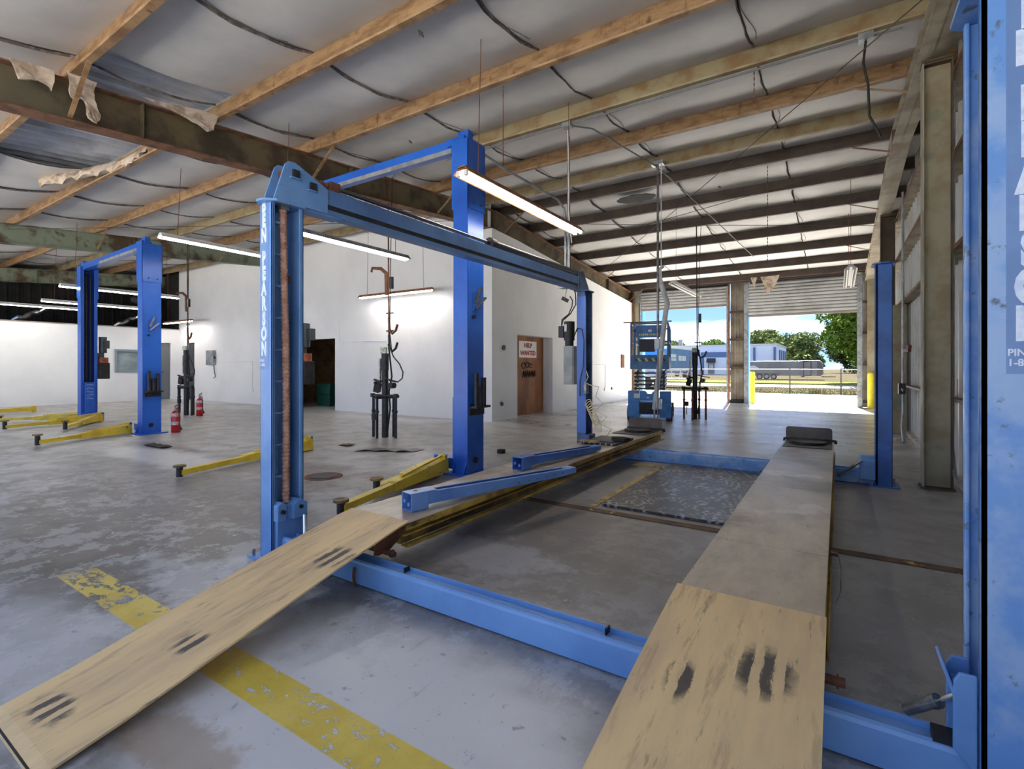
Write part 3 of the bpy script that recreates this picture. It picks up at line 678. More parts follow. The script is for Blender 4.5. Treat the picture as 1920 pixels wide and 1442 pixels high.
MB().cyl((xb - .045, 2.30, 2.45), (xb - .045, 4.2, 2.45), .017, 14).build('piston_rod', mat('dark_chrome_rod', (120, 122, 126), rough=.2, metal=1), ob, smooth=True)
MB().cyl((xb - .045, 4.2, 2.45), (xb - .045, 6.16, 2.45), .047, 20).build('hydraulic_cylinder', mat('black_cylinder_paint', (44, 46, 50), rough=.3, metal=.3), ob, smooth=True)
MB().cyl((xb - .045, 4.14, 2.45), (xb - .045, 4.22, 2.45), .058, 20).box(xb - .06, xb - .03, 4.24, 4.27, 2.36, 2.50).build('cylinder_gland', BLACK, ob, smooth=True)
# power unit on post B
pu = MB().cyl((-3.13, 6.28, 1.56), (-3.13, 6.28, 1.82), .075, 20).cyl((-3.13, 6.28, 1.48), (-3.13, 6.28, 1.56), .06, 16).build('power_unit', BLACK, lift4, smooth=True)
MB().prism([(-3.20 + a, 6.22 + b) for a, b in ((.02, 0), (.14, 0), (.16, .02), (.16, .12), (.14, .14), (.02, .14), (0, .12), (0, .02))], 'z', .95, 1.48).build('oil_tank', mat('grey_oil_tank', (150, 154, 150), (176, 178, 174), 4, rough=.5), pu)
MB().box(-3.27, -3.19, 6.22, 6.30, 1.60, 1.76).build('switch_box', DKSTEEL, pu, bevel=.004)
MB().box(-3.165, -3.13, 6.195, 6.205, 1.68, 1.78).build('rating_plate', WHITEP, pu)
MB().tube([(-3.24, 6.26, 1.76), (-3.23, 6.25, 1.85), (-3.12, 6.24, 1.92), (-3.06, 6.22, 2.02), (-3.05, 6.22, 2.10), (-3.09, 6.22, 2.16)], .008, 8).build('power_cable', BLACK, pu, smooth=True)
MB().tube([(-3.05, 6.26, 1.60), (-2.98, 6.22, 1.72), (-2.90, 6.2, 1.70), (-2.87, 6.2, 1.55), (-2.88, 6.2, 1.2), (-2.93, 6.2, 1.0), (-2.93, 6.2, .8)], .007, 8).build('hydraulic_hose', BLACK, pu, smooth=True)
# runways
def runway(x0, x1, y0=2.13, y1=7.3, cuts=(2.87, 4.35, 5.9)):
    edges = [y0] + list(cuts) + [y1]
    web = MB()
    for s, xe in ((-1, x0), (1, x1)):
        xi = xe - s * .045
        web.box(*sorted((xi, xi - s * .006)), y0, y1, .15, .272)
    r = web.build('runway', RUNB, lift4)
    for s, xe in ((-1, x0), (1, x1)):
        xi = xe - s * .045
        MB().prism([(xe, .277), (xe, .238), (xe - s * .006, .238), (xe - s * .006, .270), (xe - s * .05, .270), (xe - s * .05, .277)], 'y', y0, y1).build('side_lip', RUNY, r)
        MB().prism([(xi, .140), (xe + s * .012, .140), (xe + s * .012, .158), (xe + s * .006, .158), (xe + s * .006, .147), (xi, .147)], 'y', y0, y1).build('bottom_flange', RUNY, r)
        MB().box(*sorted((xi, xi + s * .022)), y0, y1, .198, .206).build('guide_angle', RUNY, r)
    for a, b in zip(edges[:-1], edges[1:]):
        MB().box(x0 + .001, x1 - .001, a + .002, b - .002, .272, .2795).build('deck_plate', DECKM, r, bevel=.001)
    MB().box(x0 + .05, x1 - .05, y0 - .002, y0 + .01, .15, .27).box(x0 + .05, x1 - .05, y1 - .01, y1, .15, .27).build('end_plate', RUNY, r)
    for yy in (3.2, 4.6, 5.6): MB().box(x0 + .05, x1 - .05, yy, yy + .08, .15, .2).build('cross_member', RUNB, r)
    MB().box(x0 + .02, x1 - .02, y1 - .75, y1 - .12, .28, .287).build('turntable_plate', DKSTEEL, r)
    MB().cyl(((x0 + x1) / 2, y1 - .36, .287), ((x0 + x1) / 2, y1 - .36, .312), .19, 32).build('turntable', DKSTEEL, r, smooth=True)
    a, b = x0 + .0, x1 - .02; q = .03
    MB().prism([(a, .30), (b, .30), (b, .44 - q), (b - q * .3, .44 - q * .3), (b - q, .44), (a + q, .44), (a + q * .3, .44 - q * .3), (a, .44 - q)], 'y', y1 - .03, y1 - .015).build('wheel_stop', mat('grey_brown_stop_plate', (104, 96, 88), (84, 76, 68), 5, rough=.5), r)
    MB().box(x0 - .02, x1 + .02, y1 - .06, y1 + .0, .27, .30).cyl((x0 - .03, y1 - .03, .27), (x1 + .03, y1 - .03, .27), .02, 10).build('hinge_bar', DKSTEEL, r)
    return r
rL = runway(-2.63, -2.12)
rR = runway(-.56, -.04)
MB().tube([(-.03, 3.0, .265), (.0, 3.0, .262), (.012, 2.96, .2), (.01, 2.93, .1), (-.01, 2.9, .05)], .003, 6).build('tether_cable', STEEL, rR)
MB().cyl((-.04, 3.02, .255), (-.0, 3.02, .255), .016, 10).build('pulley_end', RUST, rR)
def ramp(x0, x1, skew, parent):
    rows = []
    prof = [(2.145, .292), (2.05, .282), (1.6, .213), (1.1, .121), (.7, .048), (.5, .022), (.46, .010)]
    for (y, z) in prof:
        t = (2.145 - y) / 1.68; dx = skew * t
        rows.append([(x0 + dx + (x1 - x0) * i / 4, y, z) for i in range(5)])
    o = MB()
    m, n = len(rows), 5
    top = [p for r in rows for p in r]; bot = [(p[0], p[1], p[2] - .009) for p in top]
    F = [(i * n + j, i * n + j + 1, (i + 1) * n + j + 1, (i + 1) * n + j) for i in range(m - 1) for j in range(n - 1)]
    N = m * n; B = [tuple(q + N for q in f[::-1]) for f in F]; E = []
    ring = [i * n for i in range(m)] ; E += [(ring[i], ring[i + 1], ring[i + 1] + N, ring[i] + N) for i in range(m - 1)]
    ring = [i * n + n - 1 for i in range(m)]; E += [(ring[i], ring[i] + N, ring[i + 1] + N, ring[i + 1]) for i in range(m - 1)]
    E += [(j, j + N, j + 1 + N, j + 1) for j in range(n - 1)] + [((m - 1) * n + j, (m - 1) * n + j + 1, (m - 1) * n + j + 1 + N, (m - 1) * n + j + N) for j in range(n - 1)]
    o.add(top + bot, F + B + E)
    r = o.build('ramp', RAMPM, lift4)
    for xx in (x0 + .04, x1 - .05):
        MB().prism([(2.12, .275), (1.95, .258), (1.92, .15), (1.95, .142), (2.03, .15), (2.12, .2)], 'x', xx, xx + .012).build('hinge_bracket', RUST, r)
    MB().cyl((x0 - .01, 1.98, .158), (x1 + .055, 1.98, .158), .015, 12).build('hinge_pin', RUST, r, smooth=True)
    MB().cyl((x1 + .03, 1.98, .158), (x1 + .036, 1.98, .158), .022, 12).build('pin_collar', RUST, r, smooth=True)
    MB().box(x0 + skew * .98, x1 + skew * .98, .462, .468, .0, .013).build('toe_edge', DKSTEEL, r)
    return r
ramp(-2.62, -2.115, .185, lift4)
ramp(-.565, -.035, 0, lift4)

# ================================================================ TWO-POST LIFTS
def arm(parent, p0, p1, h0=.12, pad_t=None, ext=.45, padh=.10, m=YEL, brace=True):
    p0, p1 = Vector(p0), Vector(p1); d = p1 - p0; L = d.length; u = d / L
    pm = p0 + u * L * (1 - ext); side = Vector((-u.y, u.x, 0))
    a = MB().bar(p0, p0 + u * L * .25, .11, h0 + .03, .11, h0).bar(p0 + u * L * .25, pm + u * .06, .11, h0, .10, .085).build('arm', m, parent)
    MB().bar(pm, p1, .075, .062, .075, .055).build('arm_extension', m, a)
    if brace:
        MB().bar(p0 + Vector((0, 0, h0 * .9)), p0 + u * L * .5 + Vector((0, 0, .055)), .02, .022).bar(p0 + u * .04 + Vector((0, 0, .05)), p0 + u * .05 + Vector((0, 0, h0 * .95)), .09, .03).build('arm_brace', m, a)
    MB().cyl(p0 - Vector((0, 0, .07)), p0 + Vector((0, 0, .11)), .035, 14).build('pivot_pin', ROYAL, a, smooth=True)
    q = p1
    MB().cyl(q - Vector((0, 0, .045)), q + Vector((0, 0, padh - .02)), .033, 14).build('pad_screw', BLACK, a, smooth=True)
    MB().cyl(q + Vector((0, 0, padh - .02)), q + Vector((0, 0, padh)), .062, 16).build('pad', mat('grimy_yellow_pad', (150, 128, 72), (86, 72, 50), 20, rough=.7), a, smooth=True)
    return a
def two_post(name, P, Q, H, label, arms, arms_right, paint=ROYAL):
    """P: outer corner post (closed side +X), Q: partner post opening towards P"""
    root = thing('two_post_lift', (P[0], P[1], 0), label, 'vehicle lift', 'two-post lifts on the shop floor')
    def post(x0, x1, y0, y1, s, m):
        # s=-1 opens to -X (channel), +1 opens to +X
        xw = x1 if s < 0 else x0
        p = MB().box(*sorted((xw, xw + s * .012)), y0, y1, .015, H - .14)
        p.box(x0, x1, y0, y0 + .012, .015, H - .14).box(x0, x1, y1 - .012, y1, .015, H - .14)
        xo = x0 if s < 0 else x1
        p.box(*sorted((xo, xo - s * .012)), y0, y0 + .06, .015, H - .14).box(*sorted((xo, xo - s * .012)), y1 - .06, y1, .015, H - .14)
        po = p.build('post', m, root, bevel=.006)
        e = .012; zs = H * .77
        sl = MB().box(x0 - e, x1 + e, y0 - e, y0, zs, H - .12).box(x0 - e, x1 + e, y1, y1 + e, zs, H - .12).box(*sorted((xw, xw - s * e)), y0 - e, y1 + e, zs, H - .12)
        sl.build('upper_sleeve', m, po, bevel=.003)
        MB().box(x0 - .08, x1 + .08, y0 - .08, y1 + .08, 0, .018).build('base_plate', m, po)
        fx = xw - s * .002
        MB().prism([(y0 - .05, .015), (y0, .015), (y0, .15)], 'x', x0 + .02, x0 + .03).prism([(y0 - .05, .015), (y0, .015), (y0, .15)], 'x', x1 - .03, x1 - .02).build('base_gusset', m, po)
        MB().box(x0 + .03, x1 - .03, y0 + .05, y0 + .13, H - .14, H).box(x0 - .02, x1 + .02, y0 + .02, y1 - .02, H - .14, H - .12).build('top_bracket', m, po)
        for yy in (y0 + .09, y1 - .07): MB().cyl((fx, yy, zs + .07), (fx - s * .016, yy, zs + .07), .013, 8).build('sleeve_bolt', DKSTEEL, po)
        # carriage low inside
        cx0, cx1 = (x0 - .06, x1 - .02) if s < 0 else (x0 + .02, x1 + .06)
        MB().box(cx0, cx1, y0 + .06, y1 - .06, .05, .85).build('carriage', ROYAL, po, bevel=.004)
        MB().box(*sorted((xo - s * .02, xo + s * .20)), y0 + .02, y1 - .02, .05, .17).build('arm_bracket', ROYAL, po, bevel=.006)
        MB().cyl(((x0 + x1) / 2, y0 + .12, .85), ((x0 + x1) / 2, y0 + .12, H * .93), .03, 12).cyl(((x0 + x1) / 2 + .02, y1 - .1, .85), ((x0 + x1) / 2 + .02, y1 - .1, H * .93), .012, 8).build('lift_cylinder', BLACK, po, smooth=True)
        MB().box(x0 + .014 if s > 0 else x1 - .03, x0 + .03 if s > 0 else x1 - .014, y0 + .014, y1 - .014, .1, H - .2).build('inner_web', ROYALIN, po)
        return po
    a = post(P[0] - .205, P[0], P[1], P[1] + .295, -1, paint)
    b = post(Q[0] - .205, Q[0], Q[1], Q[1] + .295, 1, paint)
    # latch and adapter rack on the outer face of the first post
    x, y = P[0], P[1] + .15
    MB().box(x, x + .014, y - .06, y + .02, 1.82, 2.02).build('latch_plate', ROYAL, a)
    MB().bar((x + .02, y - .04, 1.84), (x + .07, y + .08, 1.97), .05, .02).bar((x + .03, y - .05, 1.90), (x + .05, y + .02, 2.08), .03, .03).build('latch_lever', STEEL, a)
    MB().cyl((x, y - .06, 1.75), (x + .03, y - .06, 1.75), .02, 10).build('latch_knob', BLACK, a)
    MB().box(x, x + .10, y - .12, y + .14, .74, .765).box(x, x + .012, y - .12, y + .14, .66, .78).build('adapter_rack', BLACK, a)
    for k, (dy, hh) in enumerate(((-.07, .36), (.0, .22), (.07, .31))):
        MB().cyl((x + .055, y + dy, .765), (x + .055, y + dy, .765 + hh), .028, 14).build('pad_adapter', DKSTEEL, a, smooth=True)
    MB().cyl((x, y - .02, .16), (x + .02, y - .02, .16), .035, 14).build('cable_port', BLACK, a, smooth=True)
    # overhead beam
    zb = H - .19
    p0, p1 = Vector((Q[0] - .1, Q[1] + .10, zb)), Vector((P[0] - .06, P[1] + .10, zb))
    bm = MB().bar(p0, p1, .12, .012).bar(p0 + Vector((0, -.055, .06)), p1 + Vector((0, -.055, .06)), .012, .12).bar(p0 + Vector((0, .055, .06)), p1 + Vector((0, .055, .06)), .012, .12)
    ob_ = bm.build('overhead_beam', paint, root)
    pm = (p0 + p1) / 2
    MB().bar(pm + Vector((-.5, -.062, .0)), p1 + Vector((-.2, -.062, .0)), .012, .05).build('shutoff_bar', GALV, ob_)
    MB().bar(p1 + Vector((-.25, -.08, .08)), p1 + Vector((.0, -.08, .08)), .02, .08).build('splice_plate', paint, ob_)
    # power unit on the far side of the partner post
    qx, qy = Q[0] - .1, Q[1] + .42
    pu_ = MB().cyl((qx, qy, 1.50), (qx, qy, 1.86), .075, 18).box(qx - .09, qx + .02, qy - .1, qy + .02, 1.40, 1.50).build('power_unit', mat('dark_grey_motor', (66, 74, 74), rough=.5), root, smooth=True)
    MB().box(qx + .05, qx + .15, qy - .02, qy + .08, 1.60, 1.78).build('switch_box', mat('dark_grey_motor', (66, 74, 74)), pu_, bevel=.004)
    MB().cyl((qx, qy, 1.28), (qx, qy, 1.40), .10, 18).build('tank_neck', mat('orange_brown_tank', (176, 98, 62), (120, 64, 44), 12, rough=.6), pu_, smooth=True)
    MB().box(qx - .11, qx + .11, qy - .1, qy + .1, .92, 1.28).build('oil_tank', BLACK, pu_, bevel=.015)
    for i, (s_, e_, kw) in enumerate(arms):
        arm(root, s_, e_, **kw)
    return root
two_post('centre', (-3.395, 4.34), (-6.80, 4.34), 3.82, 'royal blue two-post lift at the centre, behind the light blue lift', [
    ((-3.68, 4.28, .11), (-3.33, 2.62, .07), dict(padh=.07)),
    ((-3.80, 4.30, .10), (-3.62, 3.25, .06), dict(padh=.10, brace=False)),
    ((-6.34, 4.46, .09), (-5.93, 2.58, .06), dict(padh=.08))], None)
two_post('left', (-10.26, 3.87), (-13.79, 4.05), 3.5, 'royal blue two-post lift with white-marked carriage at the left near the long partition', [
    ((-10.6, 3.80, .09), (-10.1, 2.45, .06), dict(padh=.12)),
    ((-13.4, 4.3, .09), (-13.2, 2.74, .06), dict(padh=.12)),
    ((-13.5, 4.25, .09), (-12.2, 3.35, .06), dict(padh=.12, brace=False)),
    ((-14.05, 4.2, .09), (-15.1, 3.06, .06), dict(padh=.08))], None)
l2 = [o for o in bpy.data.objects if o.name.startswith('two_post_lift')][-1]
# hand-painted strokes on the left lift's low carriage
cg = [o for o in bpy.data.objects if o.name.startswith('carriage') and o.parent and o.parent.parent == l2]
if cg:
    sc = MB(); rn = random.Random(3)
    for z in (.80, .72, .64, .57, .50):
        for j in range(4):
            yy = 4.13 + j * .03; sc.bar((-13.727, yy, z + rn.uniform(-.015, .015)), (-13.727, yy + .028, z + rn.uniform(-.02, .02)), .002, .006, up=(0, 0, 1))
    pr = cg[-1].parent
    sc.build('painted_scrawl', WHITEP, pr)
la = thing('lift_arm', (-17.8, 4.2, .0), 'yellow lift arm lying on the floor at the far left edge', 'lift arm')
bpy.data.objects['lift_arm']
MB().bar((-17.8, 4.25, .09), (-17.65, 3.3, .08), .11, .11, .10, .08).build('arm_body', YEL, la)
MB().bar((-17.66, 3.4, .08), (-17.5, 2.7, .07), .075, .06).build('arm_extension', YEL, la)
MB().cyl((-17.8, 4.25, .0), (-17.8, 4.25, .16), .05, 14).build('pivot_sleeve', YEL, la, smooth=True)
MB().cyl((-17.52, 2.75, .0), (-17.52, 2.75, .15), .05, 14).build('pad', BLACK, la, smooth=True)
# ================================================================ THINGS ON THE SHOP FLOOR
# spare box-section arms on the left runway
def spare_arm(loc, rz, L, label, m, rise=0):
    t = thing('spare_lift_arm', loc, label, 'lift arm', 'spare arms on the left runway', rz)
    w, h = .085, .095; tk = .006
    # bracket: open square tube at the near end
    b = MB().box(0, tk, 0, .13, 0, h + .02).box(w + .03 - tk, w + .03, 0, .13, 0, h + .02).box(0, w + .03, 0, .13, 0, tk).box(0, w + .03, 0, .20, h + .014, h + .02)
    b.build('end_bracket', m, t, local=True, bevel=.002)
    for (x, z) in ((.035, .06), (.085, .045)): MB().tube([(x, -.004, z), (x, .004, z)], .013, 10).build('boss', m, t, local=True)
    MB().cyl((.05, .07, h + .02), (.05, .07, h + .0215), .014, 12).build('bolt_hole', BLACK, t, local=True)
    # main channel, tapering, slot along the top
    y0, y1 = .13, L; rows = []
    c = MB()
    for xs in (.006, w + .018):
        c.add([(xs, y0, .028), (xs + tk, y0, .028), (xs + tk, y0, h + .012), (xs, y0, h + .012), (xs, y1 - .1, .01 + rise), (xs + tk, y1 - .1, .01 + rise), (xs + tk, y1 - .1, .062 + rise), (xs, y1 - .1, .062 + rise)],
              [(0, 1, 2, 3), (7, 6, 5, 4), (0, 4, 5, 1), (1, 5, 6, 2), (2, 6, 7, 3), (3, 7, 4, 0)])
    c.bar((w / 2 + .015, y0, .032), (w / 2 + .015, y1 - .1, .013 + rise), w + .016, .006)
    for xs in (.018, w + .008): c.bar((xs, y0, h + .009), (xs, y1 - .1, .060 + rise), .022, .006)
    c.build('channel', m, t, local=True, bevel=.0015)
    MB().box(.006, w + .024, y1 - .1, y1, .012 + rise, .064 + rise).build('nose', m, t, local=True, bevel=.008)
    MB().bar((w / 2 + .015, y0 + .05, .07), (w / 2 + .015, y1 - .12, .05 + rise), w * .55, .004).build('slot', mat('deep_blue_slot', (20, 44, 96), rough=.6), t, local=True)
    hl = MB()
    for j in range(7): hl.cyl((w + .0235, y1 - .08 - .1 * j, .04 + rise), (w + .026, y1 - .08 - .1 * j, .042 + rise), .008, 8)
    hl.build('pin_holes', STEEL, t, local=True)
    return t
MIDB = mat('fresh_mid_blue_paint', (112, 150, 208), (92, 132, 196), 3, rough=.35, spot=(52, 84, 160), sscale=6, slo=.64, shi=.75)
spare_arm((-2.36, 2.33, .281), math.radians(-14), 1.62, 'blue box-section spare arm nearest the ramp, its square open bracket facing the camera', MIDB)
spare_arm((-2.44, 3.76, .281), math.radians(-7.5), 1.36, 'blue spare arm further along the left runway, partly behind the other arm', mat('deeper_blue_paint', (84, 124, 196), (68, 104, 176), 3, rough=.35))
# plates and junk at the foot of post B
t = thing('turn_plate', (-2.36, 5.75, .28), 'flat black square alignment plate lying on the left runway', 'plate')
MB().box(-2.58, -2.15, 5.50, 6.10, .281, .305).build('plate_base', BLACK, t, bevel=.004)
MB().box(-2.52, -2.22, 5.58, 5.98, .305, .312).build('plate_top', DKSTEEL, t)
h_ = MB()
for j in range(6): h_.cyl((-2.55 + j * .07, 5.498, .293), (-2.55 + j * .07, 5.503, .293), .010, 8)
h_.build('plate_holes', CREAM, t)
t = MB().prism([(-2.60, 5.44), (-2.38, 5.40), (-2.33, 5.46), (-2.40, 5.52), (-2.57, 5.53)], 'z', .312, .326).build('scrap_board', mat('yellowed_scrap_board', (168, 150, 96), (120, 104, 70), 12, rough=.8)); tag(t, 'yellowed scrap of board on the black plate by the far left post', 'board')
t = MB().prism([(-2.30, 5.75), (-2.12, 5.70), (-2.10, 5.84), (-2.2, 5.92), (-2.32, 5.86)], 'z', .312, .34).build('rag', mat('dark_oily_rag', (70, 62, 56), (48, 42, 38), 14, rough=.95)); tag(t, 'dark oily rag lying on top of the black alignment plate', 'rag')
# coiled air hose
cpts = []
for i in range(180):
    a = i * .42; q = i / 180
    cpts.append((-2.80 + .045 * math.cos(a) + q * .16, 6.17 + .0 + .025 * math.sin(a) * .6, .72 - q * .34 + .045 * math.sin(a)))
t = MB().tube(cpts, .0055, 5).build('coiled_air_hose', CREAM, smooth=True); tag(t, 'cream coiled air hose sagging down the far left post onto the runway', 'hose')
cp = [(-2.84, 6.20, 1.14), (-2.80, 6.18, 1.06), (-2.84, 6.18, .98), (-2.76, 6.17, .95), (-2.64, 6.16, .93), (-2.68, 6.15, .80), (-2.58, 6.15, .72), (-2.66, 6.1, .62), (-2.5, 6.1, .55), (-2.6, 6.1, .45), (-2.42, 6.05, .40), (-2.46, 6.0, .32)]
t = MB().tube(cp, .006, 6).build('air_hose_tail', CREAM, smooth=True); tag(t, 'loose cream air line kinking beside the coiled hose at the far left post', 'hose')
t = MB().cyl((-2.845, 6.20, .84), (-2.845, 6.20, .98), .035, 16).build('metal_can', STEEL, smooth=True); tag(t, 'small silver can strapped to the far left post above the coiled hose', 'can')

# plywood over the pit, joint strips, grate
ply = NT('black_worn_plywood')
nn = ply.noise(3.2, 6, .6, (1.2, .8, 1), dist=2.5); wv = ply.t.nodes.new('ShaderNodeTexWave'); wv.inputs['Scale'].default_value = 5; wv.inputs['Distortion'].default_value = 14; wv.inputs['Detail'].default_value = 3; wv.inputs['Detail Scale'].default_value = 1.1
ply.l(ply.mapv((.8, 2.2, 1)), wv.inputs['Vector'])
cc = ply.mix(ply.math('MULTIPLY', ply.ramp(wv.outputs['Fac'], .5, .8), ply.ramp(nn, .42, .6)), srgb((58, 54, 50)), srgb((158, 158, 158)))
cc = ply.mix(ply.ramp(ply.noise(2, 5, .6, loc=(1, 4, 0)), .55, .7), cc, srgb((40, 37, 35)))
ply.col(cc); ply.b.inputs['Roughness'].default_value = .35
t = MB().box(-1.70, -.50, 4.03, 6.20, .003, .024).build('plywood_sheet', ply.m, bevel=.002); tag(t, 'black scuffed plywood sheet lying over the pit between the runways', 'board')
JOINT = mat('rusty_brown_joint', (104, 80, 54), (74, 58, 42), 7, rough=.7, spot=(196, 160, 92), sscale=6, slo=.64, shi=.68)
struct('trim_5', MB().box(-2.6, .95, 3.84, 3.93, 0, .006), JOINT)
struct('trim_6', MB().box(-1.80, -1.74, 3.98, 6.0, 0, .005), mat('worn_yellow_line', (196, 172, 112), (150, 132, 92), 7, rough=.7, spot=(100, 92, 80), sscale=16, slo=.55, shi=.62))
struct('trim_7', MB().box(-2.1, -1.60, 5.92, 6.02, 0, .014), mat('worn_yellow_line', (196, 172, 112)))
gr = thing('drain_grate', (-.9, 6.5, 0), 'long expanded-metal grate strip behind the far crossbeam', 'grate')
g_ = MB()
for i in range(64):
    x = -2.1 + i * .036
    g_.bar((x, 6.42, .012), (x + .05, 6.60, .012), .004, .008).bar((x + .05, 6.42, .012), (x, 6.60, .012), .004, .008)
g_.build('grate_mesh', DKSTEEL, gr)['kind'] = 'stuff'
MB().box(-2.12, .25, 6.405, 6.42, 0, .02).box(-2.12, .25, 6.60, 6.615, 0, .02).build('grate_frame', STEEL, gr)
# floor drain
fd = thing('floor_drain', (-4.7, 3.47, 0), 'round dark cast floor drain behind the near left post', 'drain')
MB().cyl((-4.7, 3.47, .0), (-4.7, 3.47, .006), .20, 32).build('drain_rim', RUST, fd, smooth=True)
MB().cyl((-4.7, 3.47, .006), (-4.7, 3.47, .012), .15, 32).build('drain_cover', BLACK, fd, smooth=True)
# steel flaps on floor
fp = thing('floor_plate', (-5.4, 4.95, 0), 'row of thin dark steel plates with humps on the floor past the drain', 'plate')
for i in range(3):
    x = -5.72 + i * .25
    rows = [[(x + .24 * j / 6, y + j * .03 + i * .12, .004 + .018 * math.sin(math.pi * j / 6) ** 2) for j in range(7)] for y in (4.72, 4.95)]
    MB().sheet(rows, (0, 0, .005)).build('plate', mat('dull_floor_plate', (104, 98, 92), rough=.5, metal=.2), fp, smooth=True)
t = MB().sheet([[(-6.35 + .05 * i + random.uniform(-.02, .02), 4.95 + .06 * j, .004 + random.random() * .025) for i in range(5)] for j in range(4)], (0, 0, .004)).build('debris', mat('brown_debris', (118, 92, 66), rough=.9)); tag(t, 'small brown clump of debris on the floor left of the steel plates', 'debris')
t = MB().sheet([[(-8.85 + .1 * i + random.uniform(-.02, .02), 3.35 + .05 * j, .003 + random.random() * .02) for i in range(7)] for j in range(4)], (0, 0, .004)).build('debris', mat('dark_debris', (62, 54, 48), rough=.9)); tag(t, 'dark broken patch of rubble on the floor before the left two-post lift', 'debris')
t = MB().box(-3.95, -3.86, 5.70, 5.78, .0, .055).build('rubber_block', RUBBER, bevel=.006); tag(t, 'small black rubber block on the floor left of the central royal blue post', 'block')

# reel and pipe stations
def station(name, x, y, h, label, leg, pad=.23, hh=.68, loop=True):
    t = thing(name, (x, y, 0), label, 'pipe stand', 'pipe stands standing on the shop floor')
    MB().cyl((0, 0, 0), (0, 0, h * .82), .055, 18).cyl((0, 0, h * .80), (0, 0, h), .062, 18).build('central_pipe', DKSTEEL, t, local=True, smooth=True)
    for (dx, dy) in ((-pad, -.05), (-.02, -pad * .7), (pad, .02), (.06, pad * .6)):
        MB().cyl((dx, dy, 0), (dx, dy, hh), .024, 12).cyl((dx, dy, hh * .62), (dx, dy, hh * .68), .034, 12).build('leg', leg, t, local=True, smooth=True)
    MB().cyl((-pad - .05, -.05, hh + .02), (pad + .06, .02, hh + .02), .028, 12).cyl((-.02, -pad * .7 - .03, hh), (.06, pad * .6, hh), .026, 12).build('cross_pipe', DKSTEEL, t, local=True, smooth=True)
    MB().cyl((-pad - .02, -.05, hh + .0), (-pad - .02, -.05, hh + .06), .04, 12).cyl((pad, .02, hh), (pad, .02, hh + .06), .04, 12).build('elbow', DKSTEEL, t, local=True, smooth=True)
    MB().obox((-.12, -.06, hh + .16), (.10, .09, .15), (.2, .3, .4)).cyl((-.16, -.1, hh + .24), (-.02, -.02, hh + .28), .02, 8).obox((-.08, -.1, hh + .28), (.12, .05, .03), (.1, .4, .5)).build('valve_block', BLACK, t, local=True)
    MB().box(-.20, -.12, -.12, -.06, .30, .40).cyl((-.16, -.09, .1), (-.16, -.09, .3), .008, 6).build('foot_switch', BLACK, t, local=True)
    MB().obox((-.10, -.02, h * .78), (.035, .03, .45)).build('spring_strip', STEEL, t, local=True)
    if loop: MB().tube([(.1, .0, hh + .28), (.3, .0, hh + .26), (.40, 0, hh + .32), (.42, 0, hh + .42), (.34, 0, hh + .56), (.2, 0, hh + .68), (.1, 0, hh + .86), (.08, 0, h + .1)], .011, 8).build('hose', BLACK, t, local=True, smooth=True)
    MB().tube([(.06, 0, .12), (.1, .02, .5), (.09, 0, hh + .1), (.16, 0, hh + .35), (.08, 0, hh + .9)], .014, 8).build('hose', RUBBER, t, local=True, smooth=True)
    MB().tube([(-.0, -.03, hh + .34), (.15, -.05, hh + .30), (.33, -.05, hh + .27)], .010, 6).cyl((.17, -.05, hh + .20), (.17, .05, hh + .20), .05, 12).build('lever', BLACK, t, local=True)
    MB().obox((-.01, -.02, h + .05), (.09, .08, .10), (0, 0, .5)).build('plastic_cap', mat('printed_plastic_wrap', (206, 208, 196), (132, 150, 96), 30, rough=.5), t, local=True)
    return t
station('pipe_stand', -6.43, 5.96, 1.42, 'black pipe stand left of the central blue post, wrapped cap and hose loop', DKSTEEL)
station('pipe_stand', -2.73, 11.84, 1.52, 'dark pipe stand with orange rusty legs in front of the open left roll-up door', mat('orange_rusty_leg', (168, 86, 52), (110, 60, 44), 10, rough=.7), loop=False)
station('pipe_stand', -13.45, 6.0, 1.6, 'dark pipe stand by the grey electrical panel beyond the left lift', DKSTEEL)
# hanging drops above the stations
def drop(name, x, y, z0, z1, label, hooks=(), arm_=None, cat='hose drop'):
    t = thing(name, (x, y, z0), label, cat)
    MB().tube([(x, y, z1), (x + .01, y, (z0 + z1) / 2), (x + .02, y, z0)], .013, 8).build('drop_pipe', RUST if arm_ else DKSTEEL, t)
    MB().tube([(x + .10, y, z1), (x + .06, y, (z0 + z1) / 2 + .2), (x + .04, y, z0 + .3), (x + .08, y, z0)], .007, 6).build('cord', BLACK, t)
    if arm_:
        z = arm_
        MB().tube([(x - .30, y - .1, z - .05), (x - .28, y - .1, z + .02), (x - .12, y - .05, z - .0), (x - .04, y, z - .08), (x - .03, y, z - .45)], [.02, .022, .03, .036, .036], 10).build('exhaust_nozzle', RUST, t, smooth=True)
    for z in hooks:
        MB().tube([(x + .02, y, z + .25), (x + .03, y, z + .05), (x + .10, y, z - .03), (x + .18, y, z + .02), (x + .22, y, z + .12)], .02, 10).build('hook', RUST if z == hooks[0] and arm_ else BLACK, t, smooth=True)
        MB().cyl((x - .04, y, z + .32), (x + .12, y, z + .32), .012, 8).build('hook_bracket', BLACK, t)
    MB().obox((x + .08, y, (arm_ or z0 + .9) - .25), (.05, .05, .2)).build('inline_box', BLACK, t)
    return t
drop('hose_drop', -6.40, 6.0, 1.5, zt(6) + .02, 'rusty hanging hose drop with curved nozzle above the pipe stand by the central post', (1.78, 1.48), 2.86)
drop('hose_drop', -2.70, 11.84, 1.64, zt(11.9), 'thin dark hanging hose drop with a hook above the orange-legged pipe stand', (1.42,), None)
drop('hose_drop', -13.4, 6.0, 1.7, zt(6), 'rusty hanging hose drop above the pipe stand by the electrical panel', (1.9,), 3.0)
